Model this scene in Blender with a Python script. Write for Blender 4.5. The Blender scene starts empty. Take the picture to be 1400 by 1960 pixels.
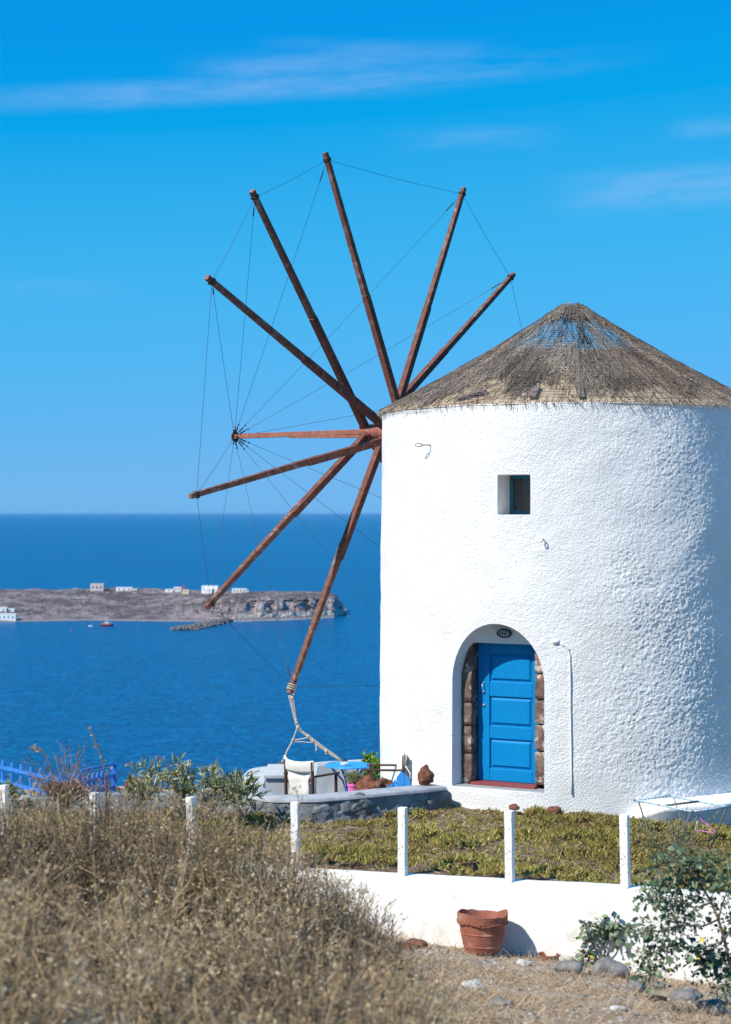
import bpy, bmesh, math, random
import numpy as np
from mathutils import Vector, Matrix, noise as mnoise

RNG = np.random.default_rng(7)
random.seed(7)
R_ = math.radians
scene = bpy.context.scene
COL = scene.collection

# ------------------------------------------------------------------ camera, sky, sun, exposure
F, CX, CY, CZ = 3400.0, 700.0, 980.0, 4.0      # focal length in photo pixels, centre, eye height
cam_data = bpy.data.cameras.new('camera')
cam = bpy.data.objects.new('camera', cam_data)
COL.objects.link(cam)
cam.location = (0, 0, CZ)
cam.rotation_euler = (R_(90), 0, 0)
cam_data.sensor_fit = 'HORIZONTAL'
cam_data.sensor_width = 36
cam_data.lens = F / 1400 * 36
cam_data.clip_start = 0.3
cam_data.clip_end = 200000
cam_data.dof.use_dof = True
cam_data.dof.focus_distance = 27.0
cam_data.dof.aperture_fstop = cam_data.lens / 25.0
scene.camera = cam

SUN_AZ, SUN_EL = 54.0, 45.0                     # degrees left of the view from behind, elevation
sun_dir = Vector((-math.sin(R_(SUN_AZ)) * math.cos(R_(SUN_EL)), -math.cos(R_(SUN_AZ)) * math.cos(R_(SUN_EL)), math.sin(R_(SUN_EL))))
sl = bpy.data.lights.new('sun', 'SUN')
sl.energy = 5.0
sl.angle = R_(0.53)
sl.color = (1.0, 0.93, 0.82)
so = bpy.data.objects.new('sun', sl)
so.rotation_euler = sun_dir.to_track_quat('Z', 'Y').to_euler()
so.location = (-10, -10, 30)
COL.objects.link(so)

world = bpy.data.worlds.new('World')
scene.world = world
world.use_nodes = True


class NT:
    def __init__(s, tree):
        s.t = tree
        s.t.nodes.clear()

    def n(s, typ, **kw):
        nd = s.t.nodes.new(typ)
        for k, v in kw.items():
            setattr(nd, k, v)
        return nd

    def set(s, sock, v):
        if isinstance(v, bpy.types.NodeSocket):
            s.t.links.new(v, sock)
        elif v is not None:
            sock.default_value = v

    def math(s, op, a, b=None, c=None, clamp=False):
        nd = s.n('ShaderNodeMath', operation=op, use_clamp=clamp)
        s.set(nd.inputs[0], a)
        if b is not None: s.set(nd.inputs[1], b)
        if c is not None: s.set(nd.inputs[2], c)
        return nd.outputs[0]

    def mix(s, f, a, b, blend='MIX'):
        nd = s.n('ShaderNodeMix', data_type='RGBA', blend_type=blend)
        s.set(nd.inputs[0], f)
        s.set(nd.inputs[6], a if isinstance(a, bpy.types.NodeSocket) else (*a, 1) if len(a) == 3 else a)
        s.set(nd.inputs[7], b if isinstance(b, bpy.types.NodeSocket) else (*b, 1) if len(b) == 3 else b)
        return nd.outputs[2]

    def noise(s, vec, scale, detail=4, rough=.55, dist=0):
        nd = s.n('ShaderNodeTexNoise')
        s.set(nd.inputs['Vector'], vec)
        nd.inputs['Scale'].default_value = scale
        nd.inputs['Detail'].default_value = detail
        nd.inputs['Roughness'].default_value = rough
        nd.inputs['Distortion'].default_value = dist
        return nd.outputs['Fac']

    def ramp(s, f, stops):
        nd = s.n('ShaderNodeValToRGB')
        s.set(nd.inputs[0], f)
        el = nd.color_ramp.elements
        while len(el) < len(stops): el.new(0.5)
        for e, (p, c) in zip(el, stops):
            e.position = p
            e.color = (*c, 1) if len(c) == 3 else c
        return nd.outputs[0]

    def maprange(s, v, a, b, c=0., d=1., smooth=True):
        nd = s.n('ShaderNodeMapRange')
        nd.interpolation_type = 'SMOOTHSTEP' if smooth else 'LINEAR'
        s.set(nd.inputs[0], v)
        for i, q in enumerate((a, b, c, d)): nd.inputs[1 + i].default_value = q
        return nd.outputs[0]

    def mapping(s, vec, scale=(1, 1, 1), rot=(0, 0, 0), loc=(0, 0, 0)):
        nd = s.n('ShaderNodeMapping')
        s.set(nd.inputs[0], vec)
        nd.inputs['Scale'].default_value = scale
        nd.inputs['Rotation'].default_value = rot
        nd.inputs['Location'].default_value = loc
        return nd.outputs[0]


def build_world():
    w = NT(world.node_tree)
    sky = w.n('ShaderNodeTexSky', sky_type='NISHITA')
    sky.sun_disc = False
    sky.sun_elevation = R_(SUN_EL)
    sky.sun_rotation = R_(180 + SUN_AZ)
    sky.altitude = 100
    sky.air_density = 1.0
    sky.dust_density = 0.0
    sky.ozone_density = 10.0
    ST = 0.12
    # one even colour grade for the whole sky: deep polarised blue
    sp = w.n('ShaderNodeSeparateColor')
    w.set(sp.inputs[0], sky.outputs[0])
    cb = w.n('ShaderNodeCombineColor')
    r_, g_, b_ = (w.math('MULTIPLY', sp.outputs[k], ST) for k in range(3))      # brightness as seen
    r2 = w.math('ADD', w.math('MULTIPLY', w.math('POWER', w.maprange(r_, .15, .60, 0, 1, smooth=False), .65), .150), .002)
    u = w.math('DIVIDE', w.math('SUBTRACT', .66, g_), .39, clamp=True)
    g2 = w.math('SUBTRACT', .432, w.math('MULTIPLY', w.math('POWER', u, 3.8), .150))
    b2 = w.math('ADD', w.math('MULTIPLY', b_, .28), .59)
    for k, v in enumerate((r2, g2, b2)):
        w.set(cb.inputs[k], w.math('MULTIPLY', v, .87 / ST))
    tint = cb.outputs[0]
    # thin cirrus, laid out by compass direction and height
    tc = w.n('ShaderNodeTexCoord').outputs['Generated']
    sep = w.n('ShaderNodeSeparateXYZ')
    w.set(sep.inputs[0], tc)
    az = w.math('ARCTAN2', sep.outputs[0], sep.outputs[1])
    el = w.math('ARCSINE', sep.outputs[2])
    cmb = w.n('ShaderNodeCombineXYZ')
    w.set(cmb.inputs[0], az)
    w.set(cmb.inputs[1], w.math('SUBTRACT', el, w.math('MULTIPLY', az, 0.07)))
    v1 = w.mapping(cmb.outputs[0], scale=(5.5, 40, 1), loc=(1.3, 0.2, 0))
    n1 = w.noise(v1, 1.0, 7, .58, .35)
    v2 = w.mapping(cmb.outputs[0], scale=(40, 150, 1))
    n2 = w.noise(v2, 1.0, 5, .6, .4)
    nn = w.math('ADD', w.math('MULTIPLY', n1, .75), w.math('MULTIPLY', n2, .25))

    def streak(a0, a1, e0, slope, th, fe):
        # a long veil: centre elevation e0 + slope*az, half thickness th, from azimuth a0 to a1
        d = w.math('SUBTRACT', el, w.math('ADD', w.math('MULTIPLY', az, slope), e0))
        band = w.maprange(w.math('ABSOLUTE', d), th * .15, th, 1, 0)
        l = w.maprange(az, a0, a0 + fe, 0, 1)
        r = w.maprange(az, a1 - fe, a1, 1, 0)
        return w.math('MULTIPLY', band, w.math('MULTIPLY', l, r))
    m = streak(-.275, .185, .2385, .072, .0105, .20)
    m = w.math('MAXIMUM', m, w.math('MULTIPLY', streak(-.12, .07, .2425, .03, .0165, .08), .85))
    m = w.math('MAXIMUM', m, w.math('MULTIPLY', streak(-.07, .10, .254, -.02, .009, .06), .55))
    m = w.math('MAXIMUM', m, w.math('MULTIPLY', streak(.085, .42, .173, .03, .016, .07), .85))
    m = w.math('MAXIMUM', m, w.math('MULTIPLY', streak(.0, .12, .205, .02, .010, .05), .5))
    m = w.math('MAXIMUM', m, w.math('MULTIPLY', streak(.16, .40, .202, .04, .008, .03), .5))
    m = w.math('MAXIMUM', m, w.math('MULTIPLY', streak(-.42, -.12, .123, .0, .008, .06), .35))
    far = w.math('MULTIPLY', w.maprange(n1, .56, .8), .5)   # the rest of the sky carries similar faint veils
    out = w.maprange(w.math('ABSOLUTE', az), .28, .6, 0, 1)
    m = w.math('MAXIMUM', m, w.math('MULTIPLY', far, out))
    cov = w.math('MULTIPLY', m, w.maprange(nn, .32, .66, .0, 1.0))
    cov = w.math('MULTIPLY', cov, .38, clamp=True)
    col = w.mix(cov, tint, (.36 / ST, .50 / ST, .76 / ST))
    bg = w.n('ShaderNodeBackground')
    w.set(bg.inputs[0], col)
    bg.inputs[1].default_value = ST
    o = w.n('ShaderNodeOutputWorld')
    w.t.links.new(bg.outputs[0], o.inputs[0])


build_world()
vs = scene.view_settings
vs.view_transform = 'Standard'
vs.look = 'None'
vs.exposure = 0.32
vs.gamma = 1.0
vs.use_curve_mapping = False
scene.cycles.use_denoising = True
scene.cycles.max_bounces = 8
scene.cycles.diffuse_bounces = 4

# ------------------------------------------------------------------ helpers


def P(px, py, Y):
    """world point at depth Y for a place measured in the photograph"""
    return np.array(((px - CX) / F * Y, Y, CZ - (py - CY) / F * Y))


def PZ(px, py, z):
    Y = (CZ - z) * F / (py - CY)
    return np.array(((px - CX) / F * Y, Y, z))


ORIG = {}


def tag(o, label=None, cat=None, group=None, kind=None):
    if label: o['label'] = label
    if cat: o['category'] = cat
    if group: o['group'] = group
    if kind: o['kind'] = kind
    return o


def thing(name, loc, label, cat, group=None):
    o = bpy.data.objects.new(name, None)
    o.empty_display_size = .2
    o.location = loc
    COL.objects.link(o)
    ORIG[o.name] = np.array(loc, float)
    return tag(o, label, cat, group)


def origin_of(parent):
    while parent is not None:
        if parent.name in ORIG: return ORIG[parent.name]
        parent = parent.parent
    return np.zeros(3)


def np_mesh(name, V, Fs, mat, parent=None, smooth=False, tint=None, loc=None, bevel=0):
    """V (n,3) world coordinates; Fs list of int arrays (m,k)"""
    V = np.asarray(V, float)
    org = np.array(loc, float) if loc is not None else origin_of(parent)
    me = bpy.data.meshes.new(name)
    me.vertices.add(len(V))
    me.vertices.foreach_set('co', (V - org).astype(np.float32).ravel())
    Fs = [np.asarray(f, np.int32) for f in Fs if len(f)]
    nl = sum(f.size for f in Fs)
    npoly = sum(len(f) for f in Fs)
    me.loops.add(nl)
    me.polygons.add(npoly)
    me.loops.foreach_set('vertex_index', np.concatenate([f.ravel() for f in Fs]))
    st, c = [], 0
    for f in Fs:
        st.append(c + np.arange(len(f), dtype=np.int32) * f.shape[1])
        c += f.size
    me.polygons.foreach_set('loop_start', np.concatenate(st))
    me.polygons.foreach_set('use_smooth', np.full(npoly, bool(smooth)))
    if tint is not None:
        a = me.attributes.new('tint', 'FLOAT', 'POINT')
        a.data.foreach_set('value', np.asarray(tint, np.float32))
    me.update(calc_edges=True)
    me.validate()
    mats = mat if isinstance(mat, (list, tuple)) else [mat]
    for m in mats: me.materials.append(m)
    o = bpy.data.objects.new(name, me)
    COL.objects.link(o)
    if parent is not None:
        o.parent = parent
    elif loc is not None:
        o.location = org
        ORIG[o.name] = org
    if bevel:
        md = o.modifiers.new('bevel', 'BEVEL')
        md.width = bevel
        md.segments = 2
        md.limit_method = 'ANGLE'
        md.angle_limit = R_(40)
    return o


class MB:
    """collects simple shapes, then links them as one mesh"""

    def __init__(s):
        s.V, s.F, s.T = [], {}, []
        s.n = 0

    def add(s, V, faces, tint=.5):
        V = np.asarray(V, float).reshape(-1, 3)
        for f in faces:
            s.F.setdefault(len(f), []).append([i + s.n for i in f])
        s.V.append(V)
        s.T.append(np.full(len(V), tint))
        s.n += len(V)

    def addnp(s, V, Fs, tint=.5):
        V = np.asarray(V, float)
        for f in Fs:
            f = np.asarray(f)
            if len(f): s.F.setdefault(f.shape[1], []).extend((f + s.n).tolist())
        s.V.append(V)
        s.T.append(np.broadcast_to(np.asarray(tint, float), (len(V),)))
        s.n += len(V)

    def box(s, c, ax, ay, az, hx, hy, hz, taper=1.0, tint=.5):
        c = np.asarray(c, float)
        V = []
        for k in (-1, 1):
            t = taper if k > 0 else 1
            for i, j in ((-1, -1), (1, -1), (1, 1), (-1, 1)):
                V.append(c + np.asarray(ax) * i * hx * t + np.asarray(ay) * j * hy * t + np.asarray(az) * k * hz)
        s.add(V, [(3, 2, 1, 0), (4, 5, 6, 7), (0, 1, 5, 4), (1, 2, 6, 5), (2, 3, 7, 6), (3, 0, 4, 7)], tint)

    def beam(s, p0, p1, side, w0, h0, w1=None, h1=None, tint=.5):
        """rectangular bar from p0 to p1; side = direction of the width"""
        p0, p1 = np.asarray(p0, float), np.asarray(p1, float)
        d = p1 - p0
        d /= np.linalg.norm(d)
        a = np.asarray(side, float)
        a = a - d * np.dot(a, d)
        a /= np.linalg.norm(a)
        b = np.cross(d, a)
        w1 = w0 if w1 is None else w1
        h1 = h0 if h1 is None else h1
        V = [p0 + a * i * w0 / 2 + b * j * h0 / 2 for i, j in ((-1, -1), (1, -1), (1, 1), (-1, 1))]
        V += [p1 + a * i * w1 / 2 + b * j * h1 / 2 for i, j in ((-1, -1), (1, -1), (1, 1), (-1, 1))]
        s.add(V, [(3, 2, 1, 0), (4, 5, 6, 7), (0, 1, 5, 4), (1, 2, 6, 5), (2, 3, 7, 6), (3, 0, 4, 7)], tint)

    def tube(s, pts, rad, n=8, caps=True, tint=.5):
        pts = np.asarray(pts, float)
        m = len(pts)
        rad = np.broadcast_to(np.asarray(rad, float), (m,))
        T = np.gradient(pts, axis=0)
        T /= np.maximum(np.linalg.norm(T, axis=1), 1e-9)[:, None]
        up = np.array((0, 0, 1.)) if abs(T[0][2]) < .9 else np.array((1., 0, 0))
        a = np.cross(T[0], up)
        a /= np.linalg.norm(a)
        V = []
        for i in range(m):
            a = a - T[i] * np.dot(a, T[i])
            a /= np.linalg.norm(a)
            b = np.cross(T[i], a)
            for k in range(n):
                t = 2 * math.pi * k / n
                V.append(pts[i] + rad[i] * (math.cos(t) * a + math.sin(t) * b))
        fs = []
        for i in range(m - 1):
            for k in range(n):
                k2 = (k + 1) % n
                fs.append((i * n + k, i * n + k2, (i + 1) * n + k2, (i + 1) * n + k))
        if caps:
            fs.append(tuple(range(n))[::-1])
            fs.append(tuple((m - 1) * n + k for k in range(n)))
        s.add(V, fs, tint)

    def lathe(s, c, prof, n=24, axis=(0, 0, 1), caps=True, jag=None, tint=.5):
        """prof: list of (radius, height)"""
        c = np.asarray(c, float)
        ax = np.asarray(axis, float)
        ax /= np.linalg.norm(ax)
        up = np.array((0, 0, 1.)) if abs(ax[2]) < .9 else np.array((0, 1., 0))
        u = np.cross(up, ax)
        u /= np.linalg.norm(u)
        v = np.cross(ax, u)
        V, fs = [], []
        for i, (r, h) in enumerate(prof):
            for k in range(n):
                t = 2 * math.pi * k / n
                dh = jag(i, t) if jag else 0
                V.append(c + r * (math.cos(t) * u + math.sin(t) * v) + ax * (h + dh))
        for i in range(len(prof) - 1):
            for k in range(n):
                k2 = (k + 1) % n
                fs.append((i * n + k, i * n + k2, (i + 1) * n + k2, (i + 1) * n + k))
        if caps:
            fs.append(tuple(range(n))[::-1])
            fs.append(tuple((len(prof) - 1) * n + k for k in range(n)))
        s.add(V, fs, tint)

    def prism(s, poly_front, poly_back, tint=.5):
        n = len(poly_front)
        fs = [tuple(range(n)), tuple(range(2 * n - 1, n - 1, -1))]
        for k in range(n):
            k2 = (k + 1) % n
            fs.append((k, n + k, n + k2, k2))
        s.add(list(poly_front) + list(poly_back), fs, tint)

    def build(s, name, mat, parent=None, smooth=False, loc=None, bevel=0, tints=False):
        return np_mesh(name, np.concatenate(s.V), [np.array(f) for f in s.F.values()], mat, parent, smooth,
                       np.concatenate(s.T) if tints else None, loc, bevel)


def prisms(P0, P1, r0, r1, n=3):
    """many thin n-sided bars at once -> V, F"""
    P0, P1 = np.asarray(P0, float), np.asarray(P1, float)
    m = len(P0)
    d = P1 - P0
    d /= np.maximum(np.linalg.norm(d, axis=1), 1e-9)[:, None]
    up = np.where(np.abs(d[:, 2:3]) < .9, np.array([[0, 0, 1.]]), np.array([[1., 0, 0]]))
    a = np.cross(d, up)
    a /= np.linalg.norm(a, axis=1)[:, None]
    b = np.cross(d, a)
    r0 = np.broadcast_to(np.asarray(r0, float), (m,))[:, None]
    r1 = np.broadcast_to(np.asarray(r1, float), (m,))[:, None]
    V = np.zeros((m, 2 * n, 3))
    for k in range(n):
        t = 2 * math.pi * k / n
        e = math.cos(t) * a + math.sin(t) * b
        V[:, k] = P0 + e * r0
        V[:, n + k] = P1 + e * r1
    base = (np.arange(m) * 2 * n)[:, None]
    Fq = []
    for k in range(n):
        k2 = (k + 1) % n
        Fq.append(base + np.array([[k, k2, n + k2, n + k]]))
    return V.reshape(-1, 3), np.concatenate(Fq)


def leafquads(C, d, nrm, L, W):
    """pointed diamond leaves bent along the midrib: base, two shoulders, tip (2 triangles each side)"""
    C, d, nrm = map(lambda q: np.asarray(q, float), (C, d, nrm))
    m = len(C)
    s = np.cross(d, nrm)
    s /= np.maximum(np.linalg.norm(s, axis=1), 1e-9)[:, None]
    nn = np.cross(s, d)
    L = np.broadcast_to(np.asarray(L, float), (m,))[:, None]
    W = np.broadcast_to(np.asarray(W, float), (m,))[:, None]
    V = np.zeros((m, 4, 3))
    V[:, 0] = C
    V[:, 1] = C + d * L * .45 + s * W * .5 + nn * W * .18
    V[:, 2] = C + d * L - nn * L * .10
    V[:, 3] = C + d * L * .45 - s * W * .5 + nn * W * .18
    b = (np.arange(m) * 4)[:, None]
    return V.reshape(-1, 3), np.concatenate([b + np.array([[0, 1, 2]]), b + np.array([[0, 2, 3]])])


def unit(v):
    v = np.asarray(v, float)
    return v / np.maximum(np.linalg.norm(v, axis=-1, keepdims=True), 1e-9)


def rand_unit(n):
    return unit(RNG.normal(size=(n, 3)))


def hash2(ix, iy, seed):
    h = (ix.astype(np.int64) * 374761393 + iy.astype(np.int64) * 668265263 + seed * 1442695041) & 0xffffffff
    h = ((h ^ (h >> 13)) * 1274126177) & 0xffffffff
    return ((h ^ (h >> 16)) & 0xffff) / 65535.0


def vnoise(x, y, seed=0):
    x0, y0 = np.floor(x), np.floor(y)
    fx, fy = x - x0, y - y0
    fx = fx * fx * fx * (fx * (fx * 6 - 15) + 10)
    fy = fy * fy * fy * (fy * (fy * 6 - 15) + 10)
    x0, y0 = x0.astype(np.int64), y0.astype(np.int64)
    a, b = hash2(x0, y0, seed), hash2(x0 + 1, y0, seed)
    c, d = hash2(x0, y0 + 1, seed), hash2(x0 + 1, y0 + 1, seed)
    return (a * (1 - fx) + b * fx) * (1 - fy) + (c * (1 - fx) + d * fx) * fy


def fbm(x, y, seed=0, oct=4, gain=.5):
    s, a, t = 0, 1., 0
    for o in range(oct):
        s = s + a * vnoise(x * 2 ** o + 17.3 * o, y * 2 ** o - 9.1 * o, seed + o)
        t += a
        a *= gain
    return s / t


def sstep(a, b, x):
    t = np.clip((x - a) / (b - a), 0, 1)
    return t * t * (3 - 2 * t)


_rock_cache = {}


def rock_vf(c, size, seed, amp=.35, pit=0., sub=3, flat=.0):
    if sub not in _rock_cache:
        bm = bmesh.new()
        bmesh.ops.create_icosphere(bm, subdivisions=sub, radius=1)
        _rock_cache[sub] = (np.array([v.co[:] for v in bm.verts]), np.array([[v.index for v in f.verts] for f in bm.faces]))
        bm.free()
    V, Fc = _rock_cache[sub]
    V = V.copy()
    o = Vector((seed * 7.31, seed * 3.7, -seed * 1.9))
    for i in range(len(V)):
        v = Vector(V[i])
        k = 1 + amp * (mnoise.noise(v * 1.1 + o) + .5 * mnoise.noise(v * 2.6 + o) + .22 * mnoise.noise(v * 6 + o))
        cell = mnoise.voronoi(v * 1.6 + o)[0]
        k -= amp * .35 * (cell[1] - cell[0])
        if pit: k -= pit * max(0, mnoise.noise(v * 7 + o)) + pit * .6 * max(0, mnoise.noise(v * 14 + o))
        V[i] *= k
    V[:, 2] = np.where(V[:, 2] < 0, V[:, 2] * (1 - flat), V[:, 2])
    return V * np.asarray(size) + np.asarray(c), Fc


# ------------------------------------------------------------------ materials
MATS = {}


def mat(name, c1, c2=None, scale=6., rough=.8, bump=0., bscale=40., c3=None, s3=2., attr=None, stops=None, spec=.3,
        lo=.35, hi=.65, stretch=(1, 1, 1), sss=0, metal=0, detail=5, bdist=.02):
    if name in MATS: return MATS[name]
    m = bpy.data.materials.new(name)
    m.use_nodes = True
    t = NT(m.node_tree)
    bs = t.n('ShaderNodeBsdfPrincipled')
    out = t.n('ShaderNodeOutputMaterial')
    t.t.links.new(bs.outputs[0], out.inputs[0])
    vec = t.mapping(t.n('ShaderNodeTexCoord').outputs['Object'], scale=stretch)
    if attr:
        a = t.n('ShaderNodeAttribute', attribute_name='tint')
        col = t.ramp(a.outputs['Fac'], stops)
        if c2 is not None:
            col = t.mix(t.maprange(t.noise(vec, scale, 4), lo, hi), col, c2)
    elif c2 is not None:
        col = t.mix(t.maprange(t.noise(vec, scale, detail), lo, hi), c1, c2)
    else:
        col = None
    if c3 is not None:
        col = t.mix(t.maprange(t.noise(vec, s3, 6, .65), .54, .66), col if col is not None else c1, c3)
    if col is None: bs.inputs['Base Color'].default_value = (*c1, 1)
    else: t.set(bs.inputs['Base Color'], col)
    bs.inputs['Roughness'].default_value = rough
    bs.inputs['Specular IOR Level'].default_value = spec
    bs.inputs['Metallic'].default_value = metal
    if bump:
        b = t.n('ShaderNodeBump')
        b.inputs['Strength'].default_value = bump
        b.inputs['Distance'].default_value = bdist
        t.set(b.inputs['Height'], t.noise(vec, bscale, 6, .6))
        t.t.links.new(b.outputs[0], bs.inputs['Normal'])
    MATS[name] = m
    return m


M_stucco = mat('white stucco', (.80, .80, .79), (.74, .74, .735), 1.3, .9, .85, 50, c3=(.72, .71, .69), s3=.7, spec=.1, bdist=.022)
M_plaster = mat('white plaster', (.78, .78, .775), (.72, .72, .72), 3, .9, .25, 60, spec=.1)
M_whitewall = mat('whitewashed wall', (.79, .785, .77), (.73, .72, .70), 2.2, .9, .3, 45, c3=(.64, .61, .56), s3=3.2, spec=.1)
M_whitepaint = mat('white post paint', (.80, .80, .79), (.70, .69, .67), 14, .7, .25, 60, c3=(.5, .46, .42), s3=17, spec=.2)
M_blue = mat('blue door paint', (.0, .185, .46), (.001, .205, .50), 9, .5, .12, 30, spec=.15, stretch=(6, 6, 1))
M_bluemetal = mat('light blue table paint', (.03, .27, .68), (.04, .30, .70), 6, .4, spec=.4)
M_bluefence = mat('bright blue fence paint', (.03, .17, .55), (.045, .20, .60), 8, .6, spec=.3)
M_wood = mat('brown painted wood', (.13, .046, .032), (.165, .062, .043), 7, .7, .4, 26, c3=(.20, .11, .08), s3=11, spec=.2)
M_woodweather = mat('weathered outer wood', (.135, .053, .037), (.19, .09, .065), 9, .75, .45, 30, c3=(.235, .185, .155), s3=9, spec=.2)
M_woodred = mat('red brown shaft paint', (.24, .088, .058), (.30, .12, .085), 5, .65, .3, 30, c3=(.36, .17, .12), s3=13, spec=.25)
M_iron = mat('rusty iron', (.035, .02, .016), (.08, .035, .022), 30, .7, .3, 80, spec=.3)
M_wire = mat('steel wire', (.055, .05, .048), None, rough=.6)
M_rope = mat('cream rope', (.55, .49, .42), (.42, .36, .30), 60, .9, .5, 160)
M_thatch = mat('grey thatch', (.1, .1, .1), None, rough=.9, attr=True, spec=.1,
               stops=[(0, (.085, .062, .05)), (.4, (.235, .185, .15)), (.75, (.38, .32, .265)), (1, (.54, .45, .35))])
M_lath = mat('tan reed mat', (.52, .405, .285), (.40, .30, .205), 8, .9, .6, 40, c3=(.22, .16, .115), s3=6, spec=.1)
M_net = mat('netting wire', (.21, .175, .15), (.10, .08, .068), 9, .7, spec=.2)
M_plank = mat('grey weathered plank', (.15, .125, .115), (.24, .205, .185), 12, .9, .5, 60)
M_concrete = mat('grey painted concrete', (.40, .425, .455), (.46, .48, .50), 4, .85, .3, 40, spec=.15)
M_concrete_d = mat('dark grey rubble', (.13, .137, .15), (.23, .237, .25), 5, .9, .8, 24, c3=(.26, .27, .285), s3=3.0, spec=.1)
M_jamb = mat('brown lava stone', (.105, .066, .058), (.20, .145, .125), 7, .95, 1.0, 26, c3=(.52, .45, .38), s3=5, spec=.1)
M_lava = mat('red lava rock', (.135, .05, .032), (.25, .115, .075), 9, .95, 1.0, 40, spec=.1)
M_redrock = mat('dark red painted rock', (.17, .035, .03), (.22, .06, .05), 8, .9, .6, 40)
M_terra = mat('terracotta', (.27, .095, .062), (.33, .135, .095), 6, .85, .35, 50, c3=(.40, .225, .165), s3=7, spec=.15)
M_stone = mat('grey field stone', (.16, .15, .15), (.27, .25, .24), 7, .95, .9, 30, spec=.1)
M_palestone = mat('pale stone', (.55, .53, .50), (.42, .40, .37), 7, .95, .7, 30, spec=.1)
M_sill = mat('red sill paint', (.24, .055, .055), (.19, .05, .05), 12, .7, .2, 50)
M_canvas = mat('white canvas', (.70, .68, .63), (.62, .60, .55), 6, .9, .2, 120)
M_darkwood = mat('dark chair wood', (.06, .028, .02), (.09, .045, .03), 12, .6)
M_pink = mat('pink plastic', (.72, .16, .47), (.66, .14, .42), 5, .5)
M_pinkhanger = mat('pink hanger plastic', (.72, .12, .60), None, rough=.4)
M_whiteplastic = mat('white plastic', (.75, .75, .75), None, rough=.5)
M_rack = mat('pale blue rack tube', (.45, .66, .80), (.32, .42, .50), 18, .5, spec=.4, c3=(.16, .12, .10), s3=14)
M_tealframe = mat('peeling teal paint', (.012, .14, .21), (.02, .20, .29), 20, .6, .4, 60, c3=(.10, .13, .14), s3=24)
M_lampmetal = mat('grey lamp metal', (.055, .065, .068), None, rough=.6)
M_lampglass = mat('frosted lamp glass', (.40, .43, .43), None, rough=.3, spec=.5)
M_bark = mat('grey brown bark', (.15, .11, .085), (.24, .19, .155), 20, .95, .6, 60)
M_twig = mat('bare twigs', (.22, .135, .10), (.32, .22, .17), 20, .95)
M_soilbed = mat('brown bed soil', (.12, .08, .052), (.20, .145, .10), 12, .95, .8, 40)
M_leaf = mat('shrub leaf', (.035, .10, .05), None, rough=.45, attr=True, spec=.4,
             stops=[(0, (.030, .058, .026)), (.5, (.095, .14, .075)), (.85, (.20, .24, .13)), (1, (.42, .36, .03))])
M_olea = mat('oleander leaf', (.1, .15, .07), None, rough=.6, attr=True,
             stops=[(0, (.09, .12, .045)), (.5, (.23, .26, .12)), (.85, (.37, .37, .20)), (1, (.48, .42, .26))])
M_ice = mat('ice plant leaf', (.1, .15, .05), None, rough=.5, attr=True, spec=.35,
            stops=[(0, (.13, .055, .03)), (.14, (.27, .18, .06)), (.3, (.135, .13, .03)), (.6, (.25, .235, .05)), (.85, (.38, .33, .085)), (1, (.50, .38, .13))])
M_litter = mat('dry litter', (.2, .15, .1), None, rough=.95, attr=True,
               stops=[(0, (.13, .08, .05)), (.5, (.32, .22, .135)), (1, (.54, .44, .31))])
M_scrub = mat('dry scrub', (.2, .15, .1), (.40, .255, .11), 1.3, rough=.9, lo=.46, hi=1.0, attr=True, spec=.15,
              stops=[(0, (.045, .036, .03)), (.25, (.13, .10, .075)), (.45, (.28, .205, .13)), (.72, (.45, .33, .185)), (.92, (.56, .44, .27)), (1, (.58, .51, .40))])
M_green = mat('bright green foliage', (.1, .3, .04), None, rough=.55, attr=True,
              stops=[(0, (.05, .12, .018)), (.5, (.12, .24, .03)), (1, (.25, .38, .06))])
M_petal = mat('white petal', (.75, .73, .66), None, rough=.7)


def mat_glass():
    m = bpy.data.materials.new('dark window glass')
    m.use_nodes = True
    t = NT(m.node_tree)
    b = t.n('ShaderNodeBsdfPrincipled')
    b.inputs['Base Color'].default_value = (.045, .05, .055, 1)
    b.inputs['Roughness'].default_value = .06
    b.inputs['Specular IOR Level'].default_value = .6
    o = t.n('ShaderNodeOutputMaterial')
    t.t.links.new(b.outputs[0], o.inputs[0])
    return m


M_glass = mat_glass()


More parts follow.
